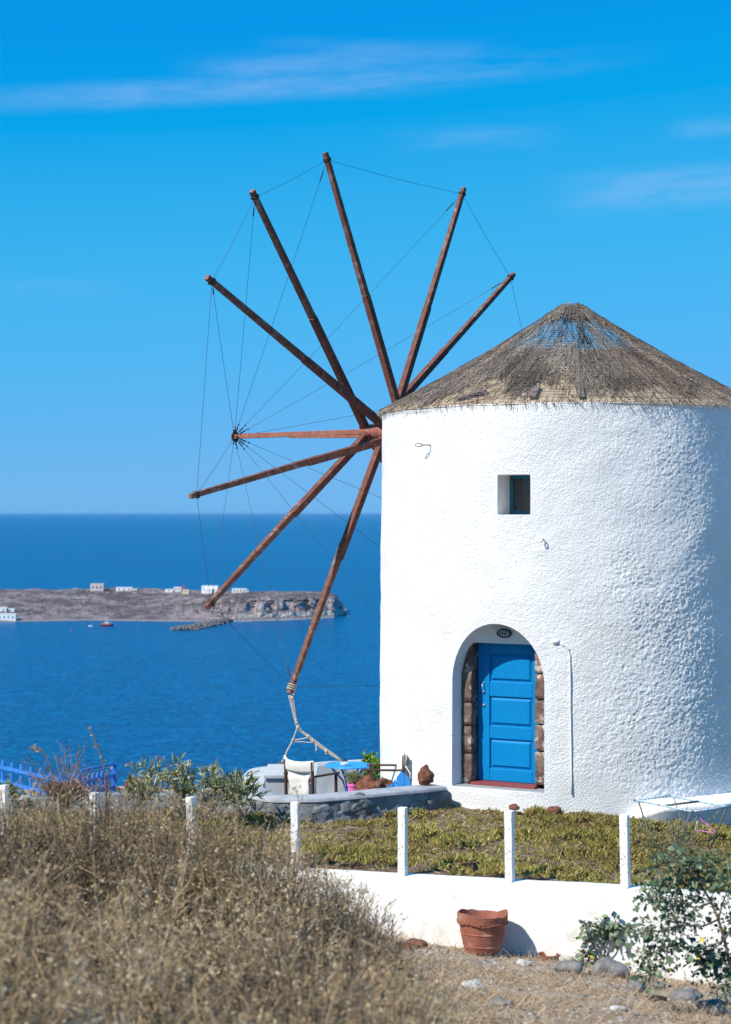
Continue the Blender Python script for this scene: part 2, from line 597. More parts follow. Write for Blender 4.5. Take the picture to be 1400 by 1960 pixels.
def mat_sea():
    m = bpy.data.materials.new('sea water')
    m.use_nodes = True
    t = NT(m.node_tree)
    b = t.n('ShaderNodeBsdfPrincipled')
    o = t.n('ShaderNodeOutputMaterial')
    t.t.links.new(b.outputs[0], o.inputs[0])
    pos = t.n('ShaderNodeNewGeometry').outputs['Position']
    big = t.noise(t.mapping(pos, scale=(.0016, .0007, 1)), 1, 4, .6)
    mid = t.noise(t.mapping(pos, scale=(.02, .012, 1)), 1, 5, .65)
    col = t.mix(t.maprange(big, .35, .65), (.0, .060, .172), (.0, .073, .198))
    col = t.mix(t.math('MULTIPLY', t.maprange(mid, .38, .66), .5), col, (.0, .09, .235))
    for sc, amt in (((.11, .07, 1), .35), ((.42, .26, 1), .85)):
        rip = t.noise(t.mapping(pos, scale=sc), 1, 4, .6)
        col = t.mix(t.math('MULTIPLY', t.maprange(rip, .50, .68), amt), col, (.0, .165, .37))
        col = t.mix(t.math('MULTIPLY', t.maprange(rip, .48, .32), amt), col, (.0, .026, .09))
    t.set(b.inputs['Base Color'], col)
    b.inputs['Roughness'].default_value = .28
    b.inputs['IOR'].default_value = 1.33
    b.inputs['Specular IOR Level'].default_value = .1
    w1 = t.noise(t.mapping(pos, scale=(.16, .34, 1), rot=(0, 0, .35)), 1, 6, .62, .3)
    w2 = t.noise(t.mapping(pos, scale=(.030, .075, 1), rot=(0, 0, -.2)), 1, 3, .5)
    h = t.math('ADD', t.math('MULTIPLY', w1, 1.0), t.math('MULTIPLY', w2, 1.2))
    bp = t.n('ShaderNodeBump')
    bp.inputs['Strength'].default_value = 1.0
    bp.inputs['Distance'].default_value = 1.6
    t.set(bp.inputs['Height'], h)
    t.t.links.new(bp.outputs[0], b.inputs['Normal'])
    return m


def mat_island():
    m = bpy.data.materials.new('volcanic headland')
    m.use_nodes = True
    t = NT(m.node_tree)
    b = t.n('ShaderNodeBsdfPrincipled')
    o = t.n('ShaderNodeOutputMaterial')
    t.t.links.new(b.outputs[0], o.inputs[0])
    pos = t.n('ShaderNodeTexCoord').outputs['Object']
    g = t.n('ShaderNodeNewGeometry')
    sep = t.n('ShaderNodeSeparateXYZ')
    t.set(sep.inputs[0], pos)
    sn = t.n('ShaderNodeSeparateXYZ')
    t.set(sn.inputs[0], g.outputs['True Normal'])
    z = sep.outputs[2]
    n1 = t.noise(t.mapping(pos, scale=(.045, .05, .12)), 1, 7, .68)
    n2 = t.noise(t.mapping(pos, scale=(.16, .10, .5)), 1, 6, .68)
    plateau = t.mix(t.maprange(n1, .38, .62), (.10, .08, .09), (.26, .215, .22))
    plateau = t.mix(t.math('MULTIPLY', t.maprange(n2, .50, .62), .8), plateau, (.105, .082, .092))
    cl = t.mix(t.maprange(n2, .3, .7), (.42, .355, .35), (.30, .25, .25))
    pale = t.mix(t.maprange(n1, .3, .7), (.55, .49, .43), (.43, .375, .335))
    cl = t.mix(t.maprange(t.math('ADD', z, t.math('MULTIPLY', n1, 4)), 6.5, 8.5, 1, 0), cl, pale)
    steep = t.maprange(sn.outputs[2], .55, .85, 1, 0)
    col = t.mix(steep, plateau, cl)
    beach = t.math('MULTIPLY', t.maprange(z, .5, 1.6, 1, 0), .9)
    col = t.mix(beach, col, (.24, .215, .21))
    t.set(b.inputs['Base Color'], col)
    b.inputs['Roughness'].default_value = .95
    b.inputs['Specular IOR Level'].default_value = .1
    bp = t.n('ShaderNodeBump')
    bp.inputs['Strength'].default_value = 1.0
    bp.inputs['Distance'].default_value = 2.0
    t.set(bp.inputs['Height'], t.noise(pos, .35, 6, .65))
    t.t.links.new(bp.outputs[0], b.inputs['Normal'])
    return m


def mat_ground():
    m = bpy.data.materials.new('dry stony ground')
    m.use_nodes = True
    t = NT(m.node_tree)
    b = t.n('ShaderNodeBsdfPrincipled')
    o = t.n('ShaderNodeOutputMaterial')
    t.t.links.new(b.outputs[0], o.inputs[0])
    pos = t.n('ShaderNodeTexCoord').outputs['Object']
    n1 = t.noise(pos, 1.6, 6, .65)
    n2 = t.noise(pos, 9, 6, .7)
    n3 = t.noise(pos, 40, 4, .7)
    col = t.mix(t.maprange(n1, .38, .62), (.34, .23, .15), (.44, .36, .28))
    col = t.mix(t.maprange(n2, .5, .68), col, (.25, .155, .09))
    col = t.mix(t.math('MULTIPLY', t.maprange(n3, .52, .7), .7), col, (.54, .47, .39))
    t.set(b.inputs['Base Color'], col)
    b.inputs['Roughness'].default_value = .95
    b.inputs['Specular IOR Level'].default_value = .1
    bp = t.n('ShaderNodeBump')
    bp.inputs['Strength'].default_value = .8
    bp.inputs['Distance'].default_value = .03
    t.set(bp.inputs['Height'], t.math('ADD', n2, t.math('MULTIPLY', n3, .6)))
    t.t.links.new(bp.outputs[0], b.inputs['Normal'])
    return m


M_sea, M_island, M_ground = mat_sea(), mat_island(), mat_ground()

# ------------------------------------------------------------------ layout numbers
D = 26.2
TX, TY = (1095 - 700) / F * D, D                # tower axis
RT = 2.80                                        # tower radius
EAVE_Z, APEX_Z = 5.44, 4 + 3.04
SEA_Z = CZ - 80.0
# boundary wall line: post i stands at (wx(i), wy(i))
WI0, WI3 = np.array((-.788, 20.0)), np.array((2.714, 18.57))


def wall_pt(i):
    return WI0 + (WI3 - WI0) * (i / 3.0)


WD = unit(WI3 - WI0)
WN = np.array((WD[1], -WD[0]))                   # towards the camera
if WN[1] > 0: WN = -WN


def ground_z(x, y):
    x, y = np.asarray(x, float), np.asarray(y, float)
    w = -((x - WI0[0]) * WN[0] + (y - WI0[1]) * WN[1])     # >0 beyond the wall
    s = (x - WI0[0]) * WD[0] + (y - WI0[1]) * WD[1]
    base = -.70 - .045 * (s - 1.5)
    dd = np.maximum(-w, 0)
    front = base + .205 * dd - .0016 * dd ** 2 + .05 * (fbm(x * .9, y * .9, 3, 4) - .5) * np.minimum(dd * 2, 1) * 2
    bed = -.02 + .05 * (fbm(x * 1.1, y * 1.1, 11, 3) - .5) * 2 - .16 * sstep(3.2, 4.6, x)
    bed = bed - .38 * sstep(23.9, 24.5, y) * sstep(1.1, .5, x)          # sunken terrace
    g = np.where(w > .10, bed, front)
    drop = sstep(29.0, 33.0, y + .15 * np.abs(x))
    g = g - drop * 3 - np.maximum(y + .15 * np.abs(x) - 31, 0) * 1.6
    return np.maximum(g, SEA_Z - 2)


# ------------------------------------------------------------------ the setting: sea, ground, headland
def build_sea():
    ang = np.linspace(0, 2 * np.pi, 97)[:-1]
    rad = np.array([60, 400, 1200, 3000, 8000, 20000, 60000., 100000.])
    V = [(0, 0, SEA_Z)]
    for r in rad:
        V += [(r * math.cos(a), r * math.sin(a), SEA_Z) for a in ang]
    n = len(ang)
    tri = [(0, 1 + k, 1 + (k + 1) % n) for k in range(n)]
    q = []
    for i in range(len(rad) - 1):
        for k in range(n):
            k2 = (k + 1) % n
            q.append((1 + i * n + k, 1 + (i + 1) * n + k, 1 + (i + 1) * n + k2, 1 + i * n + k2))
    o = np_mesh('sea', V, [tri, q], M_sea)
    tag(o, kind='structure')


build_sea()


def grid_mesh(name, X, Y, Z, m, **kw):
    ny, nx = X.shape
    V = np.stack([X, Y, Z], -1).reshape(-1, 3)
    idx = np.arange(ny * nx).reshape(ny, nx)
    Fq = np.stack([idx[:-1, :-1], idx[:-1, 1:], idx[1:, 1:], idx[1:, :-1]], -1).reshape(-1, 4)
    return np_mesh(name, V, [Fq], m, **kw)


xs = np.concatenate([np.linspace(-40, -7, 24), np.linspace(-6.8, 7, 150), np.linspace(7.3, 40, 24)])
ys = np.concatenate([np.linspace(-6, 7, 24), np.linspace(7.1, 28, 220), np.linspace(28.3, 84, 60)])
gx, gy = np.meshgrid(xs, ys)
g_obj = grid_mesh('ground', gx, gy, ground_z(gx, gy), M_ground, smooth=True)
tag(g_obj, kind='structure')


# headland --------------------------------------------------------------
ISL_O = np.array((-150., 1330., SEA_Z))


def shore_y(px):
    # waterline in the photograph
    py = np.interp(px, [-400, 0, 170, 330, 440, 560, 640, 660], [1194, 1191, 1188, 1190, 1190, 1186, 1182, 1178])
    return F * 80 / (py - CY)


def isl_profile(px, t):
    """t 0..1 from the waterline to the back edge -> (dy, h) blending a gentle slope (left) with a cliff (right)"""
    gt = np.array([0, .08, .14, .35, .6, .8, .92, 1.0])
    gy_ = np.array([0, 5, 9, 45, 95, 130, 150, 200])
    gh = np.array([-.6, .8, 1.6, 6.2, 12., 15.5, 17., -2])
    ct = np.array([0, .05, .12, .22, .30, .44, .50, .62, .70, .80, .92, 1.0])
    cy = np.array([0, 2.5, 5, 7, 11, 14, 20, 23, 30, 70, 115, 160])
    ch = np.array([-.6, 1.0, 2.0, 6.0, 7.0, 12.5, 13.3, 15.8, 16.2, 16.8, 17.0, -2])
    k = sstep(240, 520, px)
    dy = np.interp(t, gt, gy_) * (1 - k) + np.interp(t, ct, cy) * k
    h = np.interp(t, gt, gh) * (1 - k) + np.interp(t, ct, ch) * k
    return dy, h, k


def build_headland():
    pxs = np.concatenate([np.linspace(-900, -60, 60), np.linspace(-55, 662, 520)])
    ts = np.linspace(0, 1, 120)
    PX, T = np.meshgrid(pxs, ts)
    dy, h, k = isl_profile(PX, T)
    # the tip: everything shrinks towards x = 660
    tip = np.clip((662 - PX) / 50, 0, 1) ** .55
    tip2 = np.clip((664 - PX) / 26, 0, 1) ** .6
    sky = np.interp(PX, [-900, 0, 300, 450, 540, 600, 640, 650, 662], [1.05, 1.04, 1.02, 1.0, .96, .90, .84, .72, .5])
    h = np.where(h > 0, h * sky * (0.35 + .65 * tip2), h)
    dy = dy * (.06 + .94 * tip)
    base = shore_y(PX)
    X = (PX - CX) / F * base
    # alcoves and gullies in the cliff
    ph = X / 12.5 + 1.1 * fbm(X / 30, X * 0, 21, 2) + .5 * fbm(X / 9, h / 6, 23, 2)
    alc = sstep(.42, .80, .5 + .5 * np.cos(2 * np.pi * ph)) * (.45 + .8 * fbm(X / 16, X * 0 + 2, 25, 2))
    alc = alc * sstep(4.5, 7.0, h) * sstep(14.0, 11.5, h)
    fine = (fbm(X / 3.2, h / 5, 5, 4) - .5)
    dyy = dy + k * (alc * 7.5 + fine * 4.0 * sstep(0, 2, h) * sstep(.75, .6, T))
    dyy += k * 3.0 * sstep(.52, .7, fbm(X / 16, h * 0, 31, 3)) * sstep(14.2, 15.2, h) * sstep(.70, .6, T)
    h2 = h + (fbm(X / 14, (base + dy) / 14, 8, 5) - .5) * 2.6 * sstep(.5, 3, h) * (1 - .7 * k) * (1 - sstep(.9, .97, T))
    h2 += k * (fbm(X / 9, (base + dy) / 12, 18, 4) - .5) * 1.6 * sstep(.62, .75, T) * (1 - sstep(.9, .97, T))
    # low terrace steps on the slope
    st = fbm(X / 40, dy / 8, 77, 3)
    h2 += (1 - k) * (np.floor(st * 14) / 14 - st) * 5 * sstep(2, 5, h) * (1 - sstep(.88, .95, T))
    Y = base + dyy
    Z = SEA_Z + h2
    o = grid_mesh('headland', X, Y, Z, M_island, loc=ISL_O)
    tag(o, kind='structure')
    return X, Y, Z


HX, HY, HZ = build_headland()


def headland_cover():
    # low dark scrub dotted over the slope, and two pale tracks
    rg = np.random.default_rng(4)
    V1, F1 = rock_vf((0, 0, 0), (1, 1, .7), 2.2, .35, sub=1)
    n = 1500
    c = rg.integers(62, HX.shape[1] - 30, n)
    r = rg.integers(26, 108, n)
    dens = fbm(HX[r, c] / 22, HY[r, c] / 18, 12, 3)
    ok = (dens > .46) & (rg.uniform(0, 1, n) < .9)
    c, r = c[ok], r[ok]
    n = len(c)
    base = np.stack([HX[r, c], HY[r, c], HZ[r, c]], -1)
    sc = rg.uniform(.35, 1.15, n)
    VV = (V1[None] * sc[:, None, None] * np.array((1.3, 1.3, .9)) + base[:, None]).reshape(-1, 3)
    FF = (F1[None] + (np.arange(n) * len(V1))[:, None, None]).reshape(-1, 3)
    o = np_mesh('headland_scrub', VV, [FF], mat('far scrub', (.055, .055, .04), (.10, .085, .065), .4, .95))
    tag(o, 'dark low scrub dotted over the grey brown headland', 'scrub', kind='stuff')
    px = (HX[0] / shore_y(np.array(0.)) * 0) + np.concatenate([np.linspace(-900, -60, 60), np.linspace(-55, 662, 520)])
    for lo, hi, row, w in ((210, 345, 92, 1), (415, 560, 84, 1), (60, 150, 70, 1), (0, 48, 30, 1)):
        ids = [k for k in range(len(px)) if lo < px[k] < hi]
        V, q = [], []
        for j, k in enumerate(ids):
            rr = row + int(round(2 * math.sin(j * .05)))
            a, b = np.array((HX[rr, k], HY[rr, k], HZ[rr, k] + .22)), np.array((HX[rr + w, k], HY[rr + w, k], HZ[rr + w, k] + .22))
            V += [a, b]
            if j: q.append((2 * j - 2, 2 * j, 2 * j + 1, 2 * j - 1))
        o = np_mesh('track', V, [q], mat('pale dirt track', (.50, .45, .42), (.40, .36, .34), .3, .95))
        tag(o, kind='structure')


headland_cover()


def headland_hit(px, py):
    """where the sight line through a photo place meets the headland"""
    d = np.abs(HX[0] - (px - CX) / F * shore_y(np.array(float(px))))
    c = int(np.argmin(d))
    for j in range(len(HY) - 1):
        yy = CY + F * (CZ - HZ[j, c]) / HY[j, c]
        if yy <= py and j > 3:
            return np.array(((px - CX) / F * HY[j, c], HY[j, c], HZ[j, c]))
    j = int(len(HY) * .88)
    return np.array(((px - CX) / F * HY[j, c], HY[j, c], HZ[j, c]))


M_housewhite = mat('white house render', (.78, .78, .76), (.72, .71, .69), .2, .9)
M_housepink = mat('pale pink render', (.60, .53, .52), (.55, .48, .47), .2, .9)
M_houseyellow = mat('cream render', (.72, .60, .40), (.66, .54, .36), .2, .9)
M_darkopen = mat('dark opening', (.05, .06, .08), None, rough=.5)
M_shutter = mat('blue shutter', (.10, .25, .45), None, rough=.6)
M_redpaint = mat('red paint', (.50, .05, .04), None, rough=.6)
M_hull = mat('dark hull paint', (.16, .035, .055), (.12, .03, .05), .6, .5)


def house(px0, px1, py0, py1, label, m, wins=2, depth=7., second=None, cat='house', wm=None, steps=None):
    b = headland_hit((px0 + px1) / 2, py1)
    Y = b[1]
    w = (px1 - px0) / F * Y
    h = (py1 - py0) / F * Y
    t = thing('house', b, label, cat, 'houses on the headland')
    c = b + np.array((0, depth / 2, 0))
    mb = MB()
    mb.box(c + np.array((0, 0, h / 2 - .6)), (1, 0, 0), (0, 1, 0), (0, 0, 1), w / 2, depth / 2, h / 2 + .6)
    if second:
        for (fx, fw, fh, fy) in second:
            mb.box(c + np.array((fx * w, fy, fh * h / 2 - .5)), (1, 0, 0), (0, 1, 0), (0, 0, 1), fw * w / 2, depth / 2, fh * h / 2 + .5)
    mb.build('wall', m, t)
    r = MB()
    r.box(c + np.array((0, 0, h + .11)), (1, 0, 0), (0, 1, 0), (0, 0, 1), w / 2 + .12, depth / 2 + .12, .1)
    r.build('roof', m, t)
    for i in range(wins):
        f = MB()
        x = (i + .5) / wins - .5
        f.box(c + np.array((x * w * .9, -depth / 2 - .02, h * .5)), (1, 0, 0), (0, 1, 0), (0, 0, 1), min(.55, w / wins * .28), .05, h * .2)
        f.build('window', wm or M_darkopen, t, bevel=0)
    return t


house(173, 198, 1118.5, 1131, 'square pale pink two storey house alone on the headland ridge', M_housepink, 3, 8)
house(222, 253, 1125, 1131.5, 'long low white house on the ridge right of the pink block', M_housewhite, 3, 6, second=[(.62, .35, .6, 0)])
house(316, 331, 1128.5, 1132, 'tiny white flat roofed shed left of the red mast', M_housewhite, 1, 4)
house(333, 347, 1125.5, 1132, 'small white cube house just left of the red mast', M_housewhite, 2, 5)
house(350, 361, 1129.5, 1135, 'little cream yellow house at the foot of the red mast', M_houseyellow, 1, 5)
house(386, 417, 1123, 1135, 'largest white house on the ridge with stepped roofs behind the sail tip', M_housewhite, 4, 8, second=[(-.05, .55, .62, -3.0), (.36, .28, .62, -2.2)], wm=M_shutter)
house(444, 472, 1127.5, 1134.5, 'white house with dark windows nearest the headland cliff end', M_housewhite, 4, 6, second=[(.56, .14, .75, .5)])
house(-8, 12, 1164.5, 1173, 'upper white house at the beach by the left picture edge', M_housewhite, 2, 6, wm=M_shutter)
house(13, 27, 1167, 1171, 'low white annex beside the upper beach house', M_housewhite, 1, 5)
house(-6, 30, 1176, 1188, 'lower long white house with pale blue shutters on the beach', M_housewhite, 4, 6, wm=M_shutter)
house(140, 149, 1127, 1129.6, 'tiny pale hut on the ridge left of the pink block', M_palestone, 1, 4)

mb = MB()
b = headland_hit(350, 1133)
t = thing('mast', b, 'thin red radio mast standing on the headland ridge', 'mast')
h = 20 / F * b[1]
mb.tube([b + (0, 0, -.5), b + (0, 0, h)], [.35, .12], 6)
mb.build('pole', M_redpaint, t)
mb = MB()
for zz in (.35, .45, .55):
    mb.box(b + np.array((.9, 0, h * zz * .9)), (1, 0, 0), (0, 1, 0), (0, 0, 1), .9, .3, .28)
mb.build('antenna', M_redpaint, t)


def build_breakwater():
    b0 = np.array(PZ(430, 1189, SEA_Z))
    t = thing('breakwater', PZ(390, 1200, SEA_Z), 'dark boulder breakwater jutting into the sea below the cliff', 'breakwater')
    p0, p1 = PZ(436, 1190, SEA_Z), PZ(352, 1206, SEA_Z)
    mb = MB()
    for i in range(460):
        u = random.random()
        q = random.uniform(-1, 1)
        c = p0 + (p1 - p0) * u + np.array((q * (3 + 7 * u), random.uniform(-1, 1) * 6, 0))
        hh = 3.0 * (1 - q * q) * (.6 + .4 * (1 - u))
        s = random.uniform(.8, 2.0)
        V, Fc = rock_vf(c + np.array((0, 0, hh * .6)), (s * 1.2, s, s * .9), i * 1.37, .4, sub=1)
        mb.addnp(V, [Fc], random.random())
    o = mb.build('boulder_pile', mat('breakwater stone', (.06, .06, .07), (.16, .15, .15), .5, .95), t)
    tag(o, kind='stuff')


build_breakwater()


def build_foam():
    pts, w = [], []
    for px in np.linspace(440, 668, 120):
        y = float(shore_y(np.array(min(px, 660.))))
        bulge = 0
        if px > 640: bulge = (px - 640) * .3
        pts.append(((px - CX) / F * y, y - .8 + bulge, SEA_Z + .05))
        w.append(max(0.0, .2 + 3.2 * (fbm(np.array(px / 9.), np.array(0.), 4, 3) - .42) + (2.0 if px > 646 else 0)))
    for k in range(10):
        px = 668 - k * .9
        y = F * 80 / (1179 - 1.1 * k - CY)
        pts.append(((px - CX) / F * y, y, SEA_Z + .05))
        w.append(1.2 * (1 - k / 10) + .2)
    V, q = [], []
    for i, (p, ww) in enumerate(zip(pts, w)):
        V += [(p[0], p[1] - ww - .2, p[2]), (p[0], p[1] + 1.2, p[2])]
        if i: q.append((2 * i - 2, 2 * i, 2 * i + 1, 2 * i - 1))
    o = np_mesh('surf_foam', V, [q], mat('surf foam', (.7, .74, .76), None, rough=.9))
    tag(o, 'white surf breaking along the foot of the headland cliff', 'surf', kind='stuff')


build_foam()


def build_boat():
    c = PZ(204.5, 1199, SEA_Z)
    L = 25 / F * c[1]
    t = thing('boat', c, 'dark red excursion boat with white wheelhouse anchored off the beach', 'boat')
    secs = []
    for u, wd, zz in ((-1, .55, 1.5), (-.6, .95, 1.15), (0, 1.1, 1.05), (.6, .85, 1.3), (.9, .35, 1.7), (1, .04, 1.9)):
        x = c[0] + u * L / 2
        secs.append([(x, c[1] - wd, c[2] + zz), (x, c[1] - wd * .6, c[2] - .3), (x, c[1] + wd * .6, c[2] - .3), (x, c[1] + wd, c[2] + zz)])
    V = [p for s in secs for p in s]
    q = []
    for i in range(len(secs) - 1):
        for k in range(4):
            k2 = (k + 1) % 4
            q.append((i * 4 + k, i * 4 + k2, (i + 1) * 4 + k2, (i + 1) * 4 + k))
    q += [(0, 1, 2, 3), (20, 23, 22, 21)]
    np_mesh('hull', V, [q], M_hull, t)
    mb = MB()
    mb.box(c + (-.05 * L, 0, 1.75), (1, 0, 0), (0, 1, 0), (0, 0, 1), L * .33, .75, .55)
    mb.build('deckhouse', M_redpaint, t)
    mb = MB()
    mb.box(c + (.0, 0, 2.65), (1, 0, 0), (0, 1, 0), (0, 0, 1), L * .14, .6, .35)
    mb.build('wheelhouse', M_housewhite, t)
    for k in range(4):
        mb = MB()
        mb.box(c + ((-.3 + .16 * k) * L, -.78, 1.8), (1, 0, 0), (0, 1, 0), (0, 0, 1), .35, .03, .22)
        mb.build('window', M_housewhite, t)
    for u, hh in ((.12, 4.5), (-.08, 3.8), (.36, 3.4)):
        mb = MB()
        mb.tube([c + (u * L, 0, 1.2), c + ((u + .02) * L, 0, hh)], .07, 5)
        mb.build('mast', M_housewhite, t)
    c = PZ(173.5, 1199, SEA_Z)
    t = thing('dinghy', c, 'tiny white dinghy floating left of the red boat', 'boat')
    mb = MB()
    for u0, u1, w0, w1 in ((-1.6, .6, .55, .6), (.6, 1.8, .6, .05)):
        mb.beam(c + (u0, 0, .25), c + (u1, 0, .3), (0, 1, 0), w0 * 2, .6, w1 * 2, .5)
    mb.build('hull', M_housewhite, t)
    mb = MB()
    mb.box(c + (-1.5, 0, .5), (1, 0, 0), (0, 1, 0), (0, 0, 1), .15, .15, .35)
    mb.build('outboard_motor', M_darkopen, t)
    c = PZ(137, 1209, SEA_Z)
    t = thing('buoy', c, 'round orange red buoy on the blue sea', 'buoy')
    V, Fc = rock_vf(c + (0, 0, .45), (.55, .55, .55), 3, 0, sub=2)
    np_mesh('float', V, [Fc], M_redpaint, t, smooth=True)
    mb = MB()
    mb.tube([c + (0, 0, .9), c + (0, 0, 1.35)], .07, 6)
    mb.build('post', M_redpaint, t)


build_boat()

# thin sea air
hz = MB()
hz.box((0, 0, (SEA_Z - 1 + 14) / 2), (1, 0, 0), (0, 1, 0), (0, 0, 1), 101000, 101000, (14 - SEA_Z + 1) / 2)
mh = bpy.data.materials.new('sea haze')
mh.use_nodes = True
th_ = NT(mh.node_tree)
vol = th_.n('ShaderNodeVolumePrincipled')
vol.inputs['Color'].default_value = (.30, .62, 1.0, 1)
vol.inputs['Density'].default_value = 1.1e-5
th_.t.links.new(vol.outputs[0], th_.n('ShaderNodeOutputMaterial').inputs['Volume'])
tag(hz.build('haze', mh), kind='stuff')

# ------------------------------------------------------------------ the windmill
mill = thing('windmill', (TX, TY, 0), 'round whitewashed stone windmill with bare wooden sails and thatched cone roof', 'windmill')


def surf_angle(px):
    """angle round the tower (0 = towards -Y, + to the right) where the sight line through column px meets it"""
    k = (px - CX) / F
    A = 1 + k * k
    B = -2 * (k * TX + TY)
    C = TX * TX + TY * TY - RT * RT
    Y = (-B - math.sqrt(B * B - 4 * A * C)) / (2 * A)
    return math.atan2(k * Y - TX, TY - Y)


def on_tower(a, z, r=RT):
    return np.array((TX + r * math.sin(a), TY - r * math.cos(a), z))


AD = (surf_angle(868) + surf_angle(1043)) / 2
AW = (surf_angle(953) + surf_angle(1016)) / 2


def frame(a):
    n = np.array((math.sin(a), -math.cos(a), 0.))
    u = np.array((math.cos(a), math.sin(a), 0.))
    return n, u


def plane_pt(a, u, v, depth):
    n, ud = frame(a)
    return np.array((TX, TY, 0)) + n * (RT - depth) + ud * u + np.array((0, 0, v))


def plane_uv(a, px, py, depth):
    n, ud = frame(a)
    p0 = np.array((TX, TY, 0)) + n * (RT - depth)
    d = np.array(((px - CX) / F, 1, -(py - CY) / F))
    o = np.array((0, 0, CZ))
    t = np.dot(p0 - o, n) / np.dot(d, n)
    q = o + d * t
    return float(np.dot(q - p0, ud)), float(q[2])


HWD = RT * math.sin((surf_angle(1043) - surf_angle(868)) / 2)
_sd = RT - RT * math.cos((surf_angle(1043) - surf_angle(868)) / 2)
V_TOP = plane_uv(AD, 955, 1194, 0)[1]
V_SPR = plane_uv(AD, 870, 1305, _sd)[1]
V_BOT = plane_uv(AD, 955, 1513, 0)[1]
ARCH_B = V_TOP - V_SPR
HWW = RT * math.sin((surf_angle(1016) - surf_angle(953)) / 2)
WZ1, WZ0 = plane_uv(AW, 985, 908, 0)[1], plane_uv(AW, 985, 985, 0)[1]
D1, D1W, SPLAY = .27, .58, .045


def sdf_arch(u, v):
    rect = np.maximum(np.abs(u) - HWD, V_BOT - v)
    ell = (np.sqrt((u / HWD) ** 2 + ((v - V_SPR) / ARCH_B) ** 2) - 1) * HWD
    return np.where(v > V_SPR, ell, rect)


def sdf_win(u, v):
    return np.maximum(np.abs(u) - HWW, np.abs(v - (WZ0 + WZ1) / 2) - (WZ1 - WZ0) / 2)


